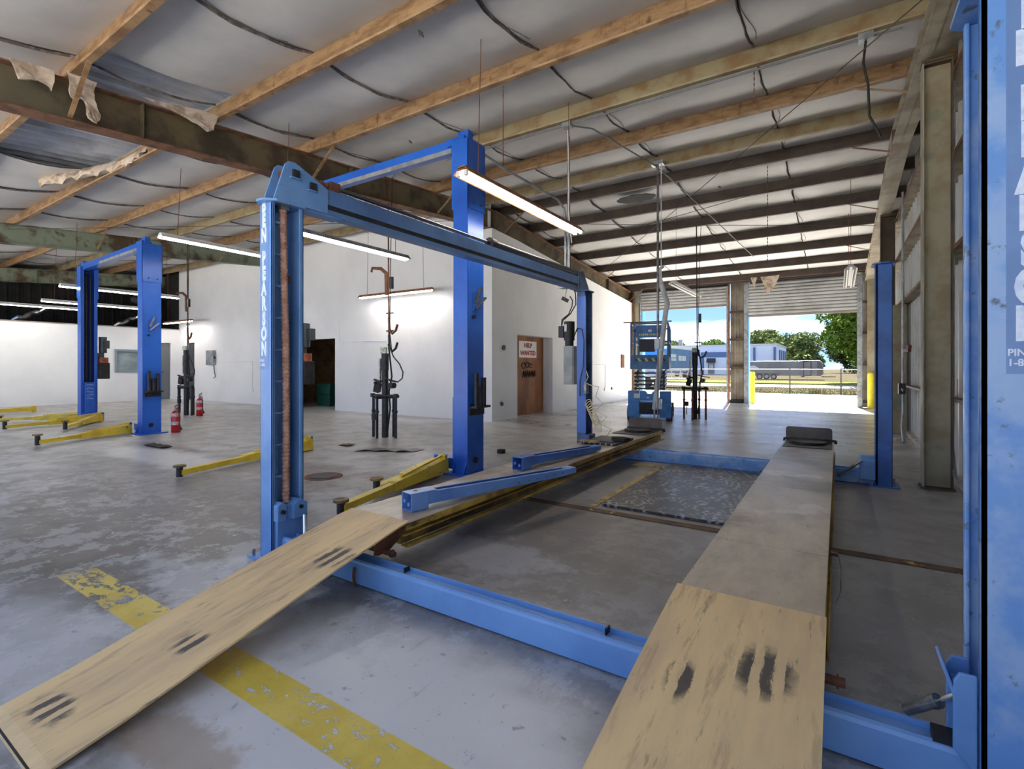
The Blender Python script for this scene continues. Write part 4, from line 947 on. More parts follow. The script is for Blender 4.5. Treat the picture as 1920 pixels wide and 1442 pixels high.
t = thing('power_drop', (-2.52, 8.34, 1.45), 'grey conduit power drop hanging from the ridge purlin in front of the scissor lift', 'conduit')
MB().cyl((-2.52, 8.34, 1.5), (-2.52, 8.34, zt(8.34)), .02, 10).build('conduit', STEEL, t, smooth=True)
MB().cyl((-2.47, 8.36, 2.6), (-2.47, 8.36, zt(8.34)), .008, 8).build('cord', WHITEP, t, smooth=True)
MB().box(-2.56, -2.48, 8.28, 8.36, 1.48, 1.66).build('outlet_box', GALV, t, bevel=.004)
MB().cyl((-2.52, 8.34, .25), (-2.52, 8.34, 1.48), .012, 8).build('lower_cord', mat('brown_cord', (150, 120, 100), rough=.6), t, smooth=True)
MB().box(-2.62, -2.42, 8.28, 8.40, zt(8.34) - .02, zt(8.34) + .04).build('ceiling_box', GALV, t)
t = thing('bent_duct_pipe', (-3.19, 10.4, 0), 'long pale grey bent pipe leaning in front of the scissor lift', 'pipe')
MB().tube([(-3.14, 10.46, 3.26), (-3.12, 10.47, 3.0), (-2.99, 10.56, 2.5), (-3.02, 10.54, 2.35), (-3.19, 10.40, .5), (-3.21, 10.38, .3)], .052, 14).build('pipe', mat('pale_grey_pipe', (206, 210, 214), (184, 188, 192), 4, rough=.5), t, smooth=True)
MB().cyl((-3.14, 10.46, 3.22), (-3.04, 10.46, 3.28), .035, 10).build('end_fitting', GALV, t)
MB().cyl((-3.21, 10.38, 0), (-3.21, 10.38, .5), .018, 10).box(-3.16, -3.06, 10.34, 10.42, .32, .52).build('foot_valve', GALV, t)
# conduit drop over the power unit
t = thing('conduit_drop', (-3.15, 6.3, 2.3), 'twin steel conduit drop with box above the oil tank on the far left post', 'conduit')
MB().cyl((-3.15, 6.3, 2.32), (-3.15, 6.3, zt(6.3)), .02, 10).build('conduit', GALV, t, smooth=True)
MB().tube([(-3.42, 4.62, 3.64), (-3.40, 5.2, 3.6), (-3.24, 6.15, 3.50), (-3.21, 6.28, 3.40), (-3.20, 6.30, 3.2), (-3.20, 6.30, 2.32)], .016, 10).build('conduit', GALV, t, smooth=True)
MB().tube([(-3.02, 6.0, zt(6)), (-3.02, 6.05, 3.9), (-3.10, 6.2, 3.3), (-3.08, 6.25, 2.9)], .008, 8).build('cord', WHITEP, t, smooth=True)
MB().cyl((-3.24, 6.3, 2.30), (-3.06, 6.3, 2.30), .022, 12).box(-3.28, -3.2, 6.24, 6.34, 2.29, 2.35).build('junction_box', GALV, t)
MB().tube([(-3.08, 6.3, 2.29), (-3.03, 6.27, 2.2), (-3.02, 6.26, 2.05), (-3.10, 6.26, 1.93), (-3.22, 6.26, 1.84), (-3.235, 6.26, 1.77)], .008, 8).build('flex_cable', BLACK, t, smooth=True)
MB().obox((-3.19, 6.27, 2.13), (.10, .03, .05), (0, .5, .3)).tube([(-3.19, 6.27, 2.15), (-3.17, 6.28, 2.28)], .004, 6).build('pull_tag', BLACK, t)
# ceiling conduit runs with boxes
t = thing('ceiling_conduit', (-2.7, 7.0, 4.4), 'thin ceiling conduit run with junction boxes crossing the purlins', 'conduit')
MB().tube([(-5.0, 5.87, zt(5.87) - .02), (.5, 5.87, zt(5.87) - .02)], .012, 8).tube([(-2.95, 5.9, zt(5.9) - .02), (-2.75, 6.2, zt(6.2) - .02), (-2.55, 8.3, zt(8.3) - .03), (-2.5, 9.5, zt(9.5) - .03), (-1.9, 14.8, zt(14.8) - .02)], .011, 8).build('conduit', mat('dull_conduit', (112, 116, 118), rough=.6), t, smooth=True)
for (x, y) in ((-2.95, 5.87), (.22, 5.85)): MB().box(x - .06, x + .06, y - .05, y + .05, zt(y) - .06, zt(y) + .0).build('junction_box', GALV, t)
t = MB().tube([(.22, 5.85, zt(5.85) - .06), (.20, 5.86, 4.1), (.24, 5.9, 3.9), (.25, 5.9, 3.6), (.34, 5.92, 3.38)], .011, 8).build('dangling_cable', BLACK, smooth=True); tag(t, 'black cord dangling from the ceiling box near the right columns', 'cord')

# hanging chains
for i, (x, y, z1, z0, lab) in enumerate(((-3.05, 4.52, zt(4.5), 3.35, 'thin hanging chain in front of the ceiling above the long lamp'), (-.75, 5.88, zt(5.85), 4.0, 'short hanging chain under the purlin left of the ceiling box'), (-1.0, 9.46, zt(9.45), 2.9, 'long thin chain hanging past the ridge near the right side'))):
    mb = MB(); n = int((z1 - z0) / .03)
    for j in range(n): mb.obox((x, y, z1 - .03 * j - .015), (.012, .004, .028) if j % 2 else (.004, .012, .028))
    o = mb.build('hanging_chain', RUST); tag(o, lab, 'chain')

# fluorescent fixtures
def fixture(p0, p1, label, refl=WHITEP, hang=True, lit=True):
    p0, p1 = Vector(p0), Vector(p1); c = (p0 + p1) / 2; d = p1 - p0; L = d.length; rz = math.atan2(d.y, d.x)
    t = thing('fluorescent_light', c, label, 'ceiling light', 'hanging fluorescent strip lights', rz)
    h = L / 2
    MB().prism([(-.10, .0), (-.045, .055), (.045, .055), (.10, .0), (.094, .0), (.040, .047), (-.040, .047), (-.094, .0)], 'x', -h, h).box(-h, h, -.04, .04, .03, .07).build('housing', refl, t, local=True)
    for s in (-1, 1):
        MB().cyl((-h + .03, s * .042, .005), (h - .03, s * .042, .005), .018, 12).build('tube_lamp', EMIT if lit else WHITEP, t, local=True, smooth=True)
    for s in (-1, 1):
        for q in (-1, 1): MB().box(min(s * h, s * (h - .03)), max(s * h, s * (h - .03)), q * .042 - .018, q * .042 + .018, -.02, .03).build('lamp_holder', WHITEP, t, local=True, bevel=.004)
    if hang:
        zc = max(.1, zt(c.y) - c.z)
        for s in (-1, 1):
            wy = c.y + s * (h - .25) * math.sin(rz); top = max(.1, zt(wy) + .21 - c.z)
            MB().tube([(s * (h - .25), 0, .07), (s * (h - .3), 0, top)], .004, 5).build('hanger', RUST, t, local=True)
    return t
BRN = mat('rust_stained_reflector', (150, 104, 66), (112, 76, 48), 6, rough=.6)
fixture((-2.85, 3.55, 2.94), (-2.85, 5.99, 2.94), 'lit twin-tube light with brown reflector in front of the central blue post', BRN)
fixture((-5.91, 3.55, 2.94), (-5.91, 5.95, 2.94), 'lit strip light emerging right of the near left lift post, over the pipe stand', GALV)
fixture((-8.8, 3.55, 3.2), (-8.8, 5.98, 3.2), 'lit strip light between the left blue lift and the near left post', WHITEP)
fixture((-10.0, 8.45, 2.9), (-7.62, 8.45, 2.9), 'lit strip light with brown reflector hanging close to the white wall', BRN)
fixture((-14.18, 3.8, 2.94), (-14.18, 6.15, 2.94), 'lit strip light passing behind the two posts of the left lift, upper one', WHITEP)
fixture((-17.4, 4.3, 2.9), (-17.4, 6.7, 2.9), 'lit strip light below and behind the upper one at the left lift', WHITEP)
fixture((-19.4, 3.2, 2.92), (-19.4, 5.65, 2.92), 'lit strip light farthest left, in front of the dark loft', WHITEP)
fixture((-20.2, 8.3, 2.72), (-18.2, 8.3, 2.72), 'lit strip light right of the left lift close to the corner of the white walls', BRN)
fixture((-2.92, 10.7, 2.94), (-2.92, 13.1, 2.94), 'white strip light hanging in front of the left roll-up door', WHITEP, lit=False)
fixture((.19, 10.8, 2.94), (.19, 13.3, 2.94), 'white strip light seen end-on in front of the right roll-up door', WHITEP, lit=False)

# fire extinguishers
def extinguisher(x, y, h, label):
    t = thing('fire_extinguisher', (x, y, 0), label, 'fire extinguisher', 'red fire extinguishers on the floor')
    r = .075
    MB().tube([(0, 0, 0), (0, 0, .01), (0, 0, h * .68), (0, 0, h * .76), (0, 0, h * .80)], [r * .92, r, r, r * .7, .025], 20).build('cylinder', REDP, t, local=True, smooth=True)
    MB().cyl((0, 0, h * .80), (0, 0, h * .88), .022, 12).obox((.03, 0, h * .93), (.13, .02, .015), (0, -.2, 0)).obox((.03, 0, h * .99), (.14, .02, .012), (0, -.35, 0)).build('valve_handle', STEEL, t, local=True)
    MB().tube([(.02, 0, h * .86), (.11, 0, h * .86), (.17, -.02, h * .6), (.20, -.03, h * .35), (.24, -.03, h * .22)], .010, 8).tube([(.235, -.03, h * .24), (.27, -.03, h * .15)], [.012, .022], 8).build('hose', BLACK, t, local=True, smooth=True)
    for z in (.28, .58): MB().tube([(0, 0, h * z), (0, 0, h * z + h * .12)], r + .0015, 20, caps=False).build('paper_label', mat('printed_label', (214, 208, 206), (170, 90, 90), 60, rough=.6), t, local=True, smooth=True)
    return t
extinguisher(-10.12, 4.34, .50, 'red fire extinguisher with hose beside the right post of the left lift')
extinguisher(-13.0, 6.1, .54, 'red fire extinguisher further back beside the dark pipe stand')

# ================================================================ SCISSOR LIFT
sc = thing('scissor_lift', (-3.48, 10.9, 0), 'blue folded scissor lift platform parked in front of the left roll-up door', 'scissor lift', rz=math.radians(14))
SB = mat('scissor_lift_blue', (74, 138, 204), (58, 116, 180), 4, rough=.4, spot=(50, 70, 110), sscale=8, slo=.66, shi=.74)
SBD = mat('faded_platform_blue', (82, 124, 172), (66, 104, 150), 4, rough=.5)
w = .41
MB().box(-w + .05, w - .05, 0, 1.7, .14, .42).build('chassis', SB, sc, local=True, bevel=.01)
for s in (-1, 1):
    a, b = sorted((s * (w - .2), s * (w + .05)))
    MB().prism([(a, .08), (b, .08), (b, .34), (b - .04 if s > 0 else b, .42), (a + .04 if s < 0 else a, .42), (a, .34)], 'y', -.05, .25).build('wheel_guard', SB, sc, local=True, bevel=.01)
    MB().prism([(a, .30), (b, .30), (b, .66), (a + (.0 if s > 0 else .0), .66), (a, .5)], 'y', -.02, .10).build('front_cover', SB, sc, local=True, bevel=.015)
    for yy in (.12, 1.5):
        wh = MB().cyl((s * (w + .07), yy, .16), (s * (w - .06), yy, .16), .16, 24).build('wheel', mat('grey_tyre', (84, 84, 86), rough=.8), sc, local=True, smooth=True)
        MB().cyl((s * (w + .075), yy, .16), (s * (w + .06), yy, .16), .07, 12).build('hub', SB, wh, local=True)
MB().prism([(-.2, .45), (.2, .45), (.2, .66), (.08, .66), (.04, .60), (-.04, .60), (-.08, .66), (-.2, .66)], 'y', -.02, .06).build('centre_panel', SB, sc, local=True, bevel=.008)
MB().box(-.33, -.20, -.024, -.02, .50, .60).box(-.06, .0, -.024, -.02, .50, .53).build('sticker', WHITEP, sc, local=True)
MB().box(-.2, .2, -.03, .0, .16, .40).build('axle_cover', BLACK, sc, local=True)
for k in range(5):
    z = .70 + k * .085
    st = MB()
    for s in (-1, 1):
        st.bar((s * .30, .05, z), (s * .30, 1.6, z + .07), .035, .05).bar((s * .25, .05, z + .07), (s * .25, 1.6, z), .035, .05)
    st.cyl((-.33, .06, z + .01), (.33, .06, z + .01), .018, 8)
    st.build('scissor_arm', mat('scissor_stack_steel', (60, 76, 98), (40, 46, 56), 8, rough=.5), sc, local=True)
pf = MB().box(-w, w, -.05, 1.75, 1.14, 1.28).build('platform', SBD, sc, local=True, bevel=.006)
tb = MB().box(-w + .02, w - .02, -.055, -.04, 1.27, 1.45).box(-w + .01, -w + .025, -.05, 1.75, 1.27, 1.42).box(w - .025, w - .01, -.05, 1.75, 1.27, 1.42).build('toe_board', SBD, sc, local=True)
hz = MB(); hk = MB()
for j in range(9):
    x = -.33 + j * .075
    MB().prism([(x, 1.38), (x + .045, 1.38), (x + .085, 1.31), (x + .04, 1.31)], 'y', -.0575, -.055).build('hazard_stripe', mat('hazard_yellow', (200, 204, 110), rough=.6) if j % 2 else mat('hazard_dark', (58, 66, 88), rough=.6), tb, local=True)
rl = MB()
for (x, y) in ((-w + .02, -.04), (w - .02, -.04), (-w + .02, 1.72), (w - .02, 1.72), (-w + .09, -.05), (-w + .02, .85), (w - .02, .85)):
    rl.cyl((x, y, 1.28), (x, y, 2.12), .019, 10)
for z in (2.14, 1.74):
    rl.tube([(-w + .02, -.04, z), (w - .02, -.04, z), (w - .02, 1.72, z), (-w + .02, 1.72, z), (-w + .02, -.04, z)], .019, 10)
rl.build('guard_rail', SBD, sc, local=True, smooth=True)
MB().cyl((-w - .14, -.08, 2.165), (w + .06, -.08, 2.175), .013, 8).build('top_rod', RUST, sc, local=True)
gp = MB().box(-.29, .30, -.075, -.065, 1.83, 2.10).build('placard_board', mat('placard_blue', (72, 118, 178), (60, 100, 156), 5, rough=.5), sc, local=True, bevel=.004)
o = MB()
for j in range(9): o.box(-.22 + j * .042, -.22 + j * .042 + .028, -.0785, -.076, 1.875 + (j % 3) * .004, 1.915).box(-.22 + j * .042, -.22 + j * .042 + .034, -.0785, -.076, 1.875, 1.883)
o.build('worn_model_marks', mat('hazard_yellow', (200, 204, 110)), gp, local=True)
MB().box(-.02, .05, -.0785, -.076, 1.955, 2.005).build('sticker', WHITEP, gp, local=True)
MB().cyl((-.31, -.1, 1.98), (-.31, -.07, 1.98), .03, 12).build('knob', BLACK, gp, local=True)
MB().box(-.21, .12, -.06, .08, 1.52, 1.80).build('control_box', mat('dark_control_box', (48, 48, 60), rough=.6), sc, local=True, bevel=.01)

# ================================================================ WALL DETAILS
t = thing('help_wanted_sign', (-6.54, 10.84, 1.43), 'white HELP WANTED sign with red letters on the plywood in the side opening', 'sign')
MB().box(-6.552, -6.545, 10.39, 11.24, 1.42, 1.83).build('sign_board', mat('white_sign_board', (236, 228, 222), rough=.5), t)
RED = mat('red_sign_letters', (176, 44, 44), rough=.6)
text('lettering', 'HELP', .15, RED, t, (-6.543, 10.82, 1.72), RT, off=.007, sx=1.15)
text('lettering', 'WANTED', .15, RED, t, (-6.543, 10.82, 1.53), RT, off=.007, sx=1.12)
pl = NT('brown_plywood'); c_ = pl.mix(pl.ramp(pl.noise(3, 6, .6, (1, 1, .3)), .35, .7), srgb((168, 112, 68)), srgb((128, 80, 46)))
c_ = pl.mix(pl.ramp(pl.noise(9, 4, .6), .62, .68), c_, srgb((92, 56, 34))); pl.col(c_); pl.b.inputs['Roughness'].default_value = .7
pb = thing('plywood_board', (-6.57, 10.75, 0), 'brown plywood panel with black spray scrawl closing the opening under the sign', 'board')
MB().box(-6.58, -6.56, 9.93, 11.62, 0, 1.95).build('board', pl.m, pb)
sp = MB(); rn = random.Random(5)
for (cy, cz, r) in ((10.62, 1.22, .09), (10.80, 1.24, .08), (10.95, 1.22, .07)):
    sp.tube([(-6.556, cy + r * math.cos(a * .5), cz + r * .8 * math.sin(a * .5)) for a in range(12)], .012, 5)
for j in range(7):
    y = 10.58 + j * .09; sp.tube([(-6.556, y, .92), (-6.556, y + .03, 1.06), (-6.556, y + .07, .95), (-6.556, y + .06, 1.1)], .012, 5)
sp.build('spray_scrawl', mat('black_spray_paint', (44, 40, 38), rough=.8), pb)
def wall_thing(name, mb, m, label, cat, **k):
    o = mb.build(name, m, **k); return tag(o, label, cat)
t = thing('electrical_panel', (-13.3, 8.86, 1.2), 'grey electrical switch box on the white wall behind the dark pipe stand', 'electrical box')
MB().box(-18.35, -17.85, 8.80, 8.9, 1.25, 1.75).build('enclosure', GALV, t, bevel=.01)
MB().box(-17.85, -17.80, 8.82, 8.85, 1.45, 1.55).build('switch_handle', BLACK, t)
MB().tube([(-17.95, 8.87, 1.25), (-17.85, 8.85, 1.0), (-17.8, 8.85, .85), (-17.95, 8.87, .8)], .012, 6).build('cable', BLACK, t)
wall_thing('wall_conduit', MB().tube([(-11.35, 8.885, 2.45), (-11.35, 8.885, 1.85), (-9.55, 8.885, 1.85), (-9.55, 8.885, 1.15)], .010, 6).box(-9.6, -9.5, 8.87, 8.9, 1.05, 1.15), WHITEW, 'white painted conduit bending down the white wall left of the pipe stand', 'conduit')
wall_thing('wall_conduit', MB().tube([(-17.5, 8.885, 1.35), (-15.6, 8.885, 1.35), (-15.6, 8.885, .5)], .010, 6).box(-15.65, -15.55, 8.87, 8.9, .4, .5), WHITEW, 'white conduit on the wall between the left lift and the near left post', 'conduit')
wall_thing('wall_conduit', MB().tube([(-6.29, 14.2, 1.25), (-6.29, 15.2, 1.25), (-6.29, 15.2, .5)], .010, 6).box(-6.3, -6.27, 15.12, 15.28, .42, .52), WHITEW, 'white conduit with outlet on the side wall between the far left post and scissor lift', 'conduit')
for (y, z, lab) in ((9.35, 1.62, 'round dark port high on the white side wall left of the sign opening'), (9.28, .36, 'small dark outlet low on the white side wall left of the sign opening'), (15.75, .47, 'black outlet beside the conduit outlet on the white side wall')):
    wall_thing('wall_outlet', MB().cyl((-6.30, y, z), (-6.28, y, z), .06 if z > 1 else .045, 14), BLACK, lab, 'outlet')
wall_thing('pull_box', MB().box(-6.3, -6.26, 16.6, 16.85, 1.15, 1.6), RUST, 'rust brown metal box on the white side wall left of the scissor lift', 'electrical box', bevel=.005)
wall_thing('wall_conduit', MB().tube([(.90, 10.55, 4.1), (.90, 10.55, .95), (.90, 10.5, .42), (.86, 10.2, .25), (.85, 9.85, .02)], .018, 8, ), GALV, 'grey conduit running down the right metal wall to the floor', 'conduit', smooth=True)
wall_thing('switch_box', MB().box(.84, .93, 10.45, 10.62, .74, .92).cyl((.88, 10.4, .83), (.88, 10.1, .8), .02, 8), BLACK, 'black switch box on the conduit on the right metal wall', 'electrical box', bevel=.004)
wall_thing('wall_conduit', MB().tube([(.95, 6.5, 4.0), (.94, 6.5, .4), (.93, 6.3, .16), (.98, 6.0, .06)], .016, 8), GALV, 'grey conduit beside the large tan column with its foot bent to the floor', 'conduit', smooth=True)
wall_thing('wall_bracket', MB().box(.88, .92, 9.6, 10.3, 1.42, 1.48).box(.88, .92, 9.55, 9.85, 1.47, 1.52), mat('red_brown_bracket', (96, 44, 34), rough=.7), 'red-brown bar bracket across the right metal wall at mid height', 'bracket')
for (x, y, lab) in ((.78, FY - .22, 'yellow bollard right of the right roll-up door'), (-2.38, FY + .45, 'yellow bollard outside against the pillar between the roll-up doors')):
    t = MB().tube([(x, y, -.02), (x, y, .98), (x, y, 1.02)], [.08, .08, .05], 18).build('bollard', mat('yellow_bollard_paint', (238, 222, 40), (222, 200, 40), 6, rough=.45), smooth=True); tag(t, lab, 'bollard', 'yellow bollards')
# stuff in the storage doorway
GREEN = mat('dark_green_plastic', (22, 74, 60), rough=.5)
def bin_(x, y, z, lab, m=GREEN, w_=.62, d=.42, h=.34):
    t = thing('storage_bin', (x, y, z), lab, 'storage bin', 'green storage bins in the doorway')
    MB().prism([(x - w_ / 2 + .03, z), (x + w_ / 2 - .03, z), (x + w_ / 2, z + h), (x - w_ / 2, z + h)], 'y', y - d / 2, y + d / 2).build('tub', m, t, bevel=.01)
    MB().box(x - w_ / 2 - .015, x + w_ / 2 + .015, y - d / 2 - .015, y + d / 2 + .015, z + h - .04, z + h).build('rim', m, t, bevel=.005)
    return t
bin_(-13.0, 9.8, .0, 'dark green tub at the bottom left inside the storage doorway'); bin_(-13.0, 9.8, .345, 'dark green tub stacked on top at the left inside the storage doorway'); bin_(-12.13, 10.1, .346, 'dark green tub higher at the right inside the storage doorway')
tt = thing('work_table', (-12.2, 10.1, 0), 'low dark table under the right green tub inside the storage doorway', 'table')
MB().box(-12.65, -11.8, 9.8, 10.45, .31, .345).build('table_top', BLACK, tt)
for (x, y) in ((-12.6, 9.85), (-11.85, 9.85), (-12.6, 10.4), (-11.85, 10.4)): MB().box(x - .02, x + .02, y - .02, y + .02, 0, .31).build('leg', BLACK, tt)
t = thing('bucket', (-11.85, 9.55, 0), 'pale blue-grey plastic bucket just inside the storage doorway', 'bucket')
MB().tube([(-11.85, 9.55, 0), (-11.85, 9.55, .34)], [.12, .145], 20).build('pail', mat('pale_bucket', (150, 164, 176), rough=.5), t, smooth=True)
MB().tube([(-11.85 + .15 * math.cos(a), 9.55 + .15 * math.sin(a) * .3, .34 - .12 * abs(math.sin(a))) for a in [math.pi * i / 10 for i in range(11)]], .004, 5).build('bail_handle', STEEL, t)
t = MB().sheet([[(-12.45 + .08 * i, 9.55 + .06 * j, .02 + .09 * random.random()) for i in range(6)] for j in range(5)], (0, 0, .01)).build('crumpled_cloth', mat('pale_rag', (150, 150, 160), (96, 84, 90), 8, rough=.9), smooth=True); tag(t, 'crumpled pale cloth on the floor before the green tubs', 'cloth')
t = MB().sheet([[(-12.5 + .09 * i, 9.95 + .07 * j, 0.71 + .10 * abs(math.sin(i * .8) * math.sin(j * .9)) + .02 * random.random()) for i in range(7)] for j in range(5)], (0, 0, .01)).build('crumpled_bag', mat('grey_plastic_bag', (128, 116, 120), rough=.3), smooth=True); tag(t, 'crumpled grey plastic bag on top of the right green tub', 'bag')
# ducts in the loft
t = MB().tube([(-21.2, 8.4, 2.53), (-21.2, 8.5, 3.1), (-21.4, 8.4, 3.5), (-22.0, 8.0, 3.7)], .13, 14).build('flex_duct', mat('dull_grey_duct', (72, 70, 70), rough=.6), smooth=True); tag(t, 'dull grey flexible duct elbow at the right end of the dark loft', 'duct')
for k, (y, lab) in enumerate(((4.6, 'crinkled silver foil duct in the dark loft behind the left lift'), (7.2, 'crinkled silver foil duct in the dark loft right of the left lift post'))):
    t = MB().tube([(-21.3 + .1 * math.sin(j), y + .11 * j, 2.62 + .06 * j + .03 * math.sin(j * 2)) for j in range(9)], [.07, .09, .06, .09, .06, .09, .06, .08, .05], 10).build('foil_duct', mat('foil', (190, 190, 192), rough=.25, metal=.9)); tag(t, lab, 'duct')

# torn insulation
def tatter(pts2, x, lab, ax='x', th=.02, name='torn_insulation'):
    o = MB().prism(pts2, ax, x, x + th).build(name, TATTER); s_ = o.modifiers.new('sub', 'SUBSURF'); s_.subdivision_type = 'SIMPLE'; s_.levels = s_.render_levels = 2
    tx = bpy.data.textures.new('ruffle', 'CLOUDS'); tx.noise_scale = .12; dm = o.modifiers.new('ruffle', 'DISPLACE'); dm.texture = tx; dm.strength = .06; dm.mid_level = .5
    return tag(o, lab, 'insulation')
tatter([(1.72, 4.05), (1.95, 4.03), (1.93, 3.85), (1.99, 3.72), (1.95, 3.62), (1.89, 3.66), (1.86, 3.78), (1.80, 3.86), (1.78, 3.78), (1.74, 3.80)], -6.22, 'torn pinkish insulation strip hanging over the big rafter at the upper left')
tatter([(1.30, 3.95), (1.62, 3.98), (1.60, 3.78), (1.56, 3.84), (1.46, 3.82), (1.38, 3.80)], -6.2, 'pale loose flap of insulation at the far upper left corner')
tatter([(2.3, 4.04), (3.1, 4.16), (3.02, 3.97), (2.96, 3.93), (2.75, 3.99)], -6.15, 'folded white insulation corner beside the exposed roof sheet above the big rafter')
tatter([(-2.30, 3.98), (-2.12, 3.98), (-2.16, 3.8), (-2.20, 3.58), (-2.24, 3.78)], FY - .5, 'narrow torn insulation icicle hanging before the right roll-up door', 'y')
tatter([(-2.02, 3.98), (-1.50, 4.0), (-1.60, 3.72), (-1.76, 3.50), (-1.86, 3.44), (-1.92, 3.70)], FY - .5, 'wide torn insulation shard hanging before the right roll-up door', 'y')
tatter([(4.62, 4.04), (5.0, 4.07), (4.92, 3.96), (4.86, 3.86), (4.80, 3.95)], -7.2, 'small torn insulation scrap hanging behind the big rafter')
rg = random.Random(2); rows = []
for i in range(26):
    s = i / 25; x = -8.2 - 2.6 * s; y = 3.10 - .8 * max(0, s - .35) ** 1.2
    rows.append([(x, y + .06, zt(y) + .20), (x + rg.uniform(-.03, .03), y + rg.uniform(-.04, .02), zt(y) + .10 + rg.uniform(-.02, .03)), (x, y - .02 + rg.uniform(-.03, .03), zt(y) + .02 + rg.uniform(-.06, .05)), (x + .02, y + .07, zt(y) + .05)])
t = MB().sheet(rows, (0, .015, .01)).build('ragged_insulation_edge', TATTER, smooth=True); tag(t, 'ragged brown insulation edge along the exposed roof sheets at the upper left', 'insulation')
# hole torn past the ridge: flat dark patch for the shade inside it
hp = [(-3.45 + .8 * math.cos(a) * (.5 + .0), 9.95 + .22 * math.sin(a) + .02 * math.sin(a * 9)) for a in [2 * math.pi * i / 28 for i in range(28)]]
zc = zt(9.95) + .05
o = MB().prism(hp, 'z', zc, zc + .012).build('torn_hole', DARKV, ceiling)

# ================================================================ OUTSIDE
def tree(loc, R, H, label, leaf, n=2600, ls=.22, trunk=.18, seed=1, base=.35, name='leafy_tree'):
    t = thing(name, loc, label, 'tree', 'trees beyond the fence'); r = random.Random(seed); mb = MB(); blobs = []
    for i in range(14):
        a = r.uniform(0, 6.28); q = r.uniform(0, .62) * R; z = H * (base + (1 - base) * r.uniform(.15, .85))
        blobs.append((q * math.cos(a), q * math.sin(a), z, R * r.uniform(.30, .46)))
    n = int(n * 1.7)
    V = []; F = []
    for i in range(n):
        bx, by, bz, br = r.choice(blobs); u = Vector((r.gauss(0, 1), r.gauss(0, 1), r.gauss(0, 1))).normalized() * br * r.uniform(.75, 1.08); u.z *= .8; u *= (1.0 if i % 3 else .7)
        c = Vector((bx, by, bz)) + u; a1 = Vector((r.gauss(0, 1), r.gauss(0, 1), r.gauss(0, .6))).normalized(); a2 = a1.orthogonal().normalized()
        s = ls * r.uniform(.6, 1.3); k = len(V)
        V += [c - a1 * s, c + a2 * s * .5, c + a1 * s, c - a2 * s * .5]; F.append((k, k + 1, k + 2, k + 3))
    mb.add(V, F); mb.build('foliage', leaf, t, local=True)['kind'] = 'stuff'
    tr = MB().tube([(0, 0, 0), (.05, 0, H * .3), (.0, .05, H * .55)], [trunk, trunk * .8, trunk * .5], 10)
    for (bx, by, bz, br) in blobs[:6]: tr.tube([(0, 0, H * .35), (bx * .5, by * .5, (H * .4 + bz) / 2), (bx, by, bz)], [trunk * .5, trunk * .35, trunk * .15], 6)
    tr.build('trunk', mat('grey_bark', (104, 92, 78), (80, 70, 58), 8, rough=.9), t, local=True)
    return t
LEAF = mat('bright_green_leaf', (104, 128, 48), (64, 92, 38), 2.0, rough=.95); LEAF2 = mat('olive_green_leaf', (104, 114, 64), (76, 92, 52), .8, rough=.95); LEAF3 = mat('grey_green_leaf', (90, 104, 64), (70, 86, 54), .8, rough=.95)
tree((1.6, 42, -.05), 4.2, 8.2, 'large bright green tree at the right behind the chain-link fence', LEAF, 9000, .20, .25, 1, .14)
tree((-6.4, 102, -.05), 5.2, 7.6, 'olive green spreading tree right of the white building', LEAF2, 4500, .34, .3, 2, .1)
tree((3.0, 112, -.05), 6.0, 7.6, 'grey-green tree behind the large bright tree', LEAF3, 4500, .36, .3, 3, .1)
tree((-12.2, 108, -.05), 4.4, 8.0, 'rounded olive tree top showing above the white building roof', LEAF2, 3000, .36, .3, 4, .3)
tree((-22.0, 112, -.05), 3.4, 6.4, 'low green tree top above the roof left of the pillar', LEAF, 2400, .36, .3, 5, .4)
tree((-26.6, 98, -.05), 2.6, 6.3, 'small yellow-green tree top above the blue truck', LEAF2, 1800, .3, .2, 6, .4)
tree((6, 80, -.05), 6, 7, 'dense tree mass far right behind the fence', LEAF3, 3500, .34, .3, 8, .1)
# palm
pt = thing('palm_tree', (-3.6, 70, -.05), 'short palm with fan fronds right of the white building', 'tree')
MB().cyl((0, 0, 0), (0, 0, 2.2), .2, 10, .16).build('trunk', mat('grey_bark', (104, 92, 78)), pt, local=True)
fr = MB(); r = random.Random(9)
for i in range(60):
    a = r.uniform(0, 6.28); e = r.uniform(-.5, 1.2); L = r.uniform(1.0, 1.6); d = Vector((math.cos(a) * math.cos(e), math.sin(a) * math.cos(e), math.sin(e))); s = Vector((-d.y, d.x, 0)).normalized() * .10
    c = Vector((0, 0, 2.3)); m_ = c + d * L * .6; tip = c + d * L - Vector((0, 0, .35)); k = len(fr.v); fr.add([c, m_ + s * 2, tip, m_ - s * 2], [(0, 1, 2, 3)])
fr.build('fronds', LEAF2, pt, local=True)['kind'] = 'stuff'
# chain link fence
FNY = 26.1
fe = thing('chain_link_fence', (-4, FNY, 0), 'low chain-link fence with dark posts between the apron and the lawn', 'fence')
MB().cyl((-16, FNY, 1.06), (9, FNY, 1.06), .018, 8).build('top_rail', mat('fence_grey', (120, 112, 106), rough=.5), fe)
x = -15.5; FD = mat('dark_fence_post', (52, 52, 54), rough=.5)
while x < 8.5:
    MB().cyl((x, FNY, -.05), (x, FNY, 1.09), .028, 10).build('fence_post', FD, fe, smooth=True); x += 1.95
wi = MB(); x = -16
while x < 9:
    wi.add([(x, FNY, 0), (x + .006, FNY, 0), (x + 1.066, FNY, 1.06), (x + 1.06, FNY, 1.06)], [(0, 1, 2, 3)]).add([(x + 1.06, FNY + .003, 0), (x + 1.066, FNY + .003, 0), (x + .006, FNY + .003, 1.06), (x, FNY + .003, 1.06)], [(0, 1, 2, 3)]); x += .11
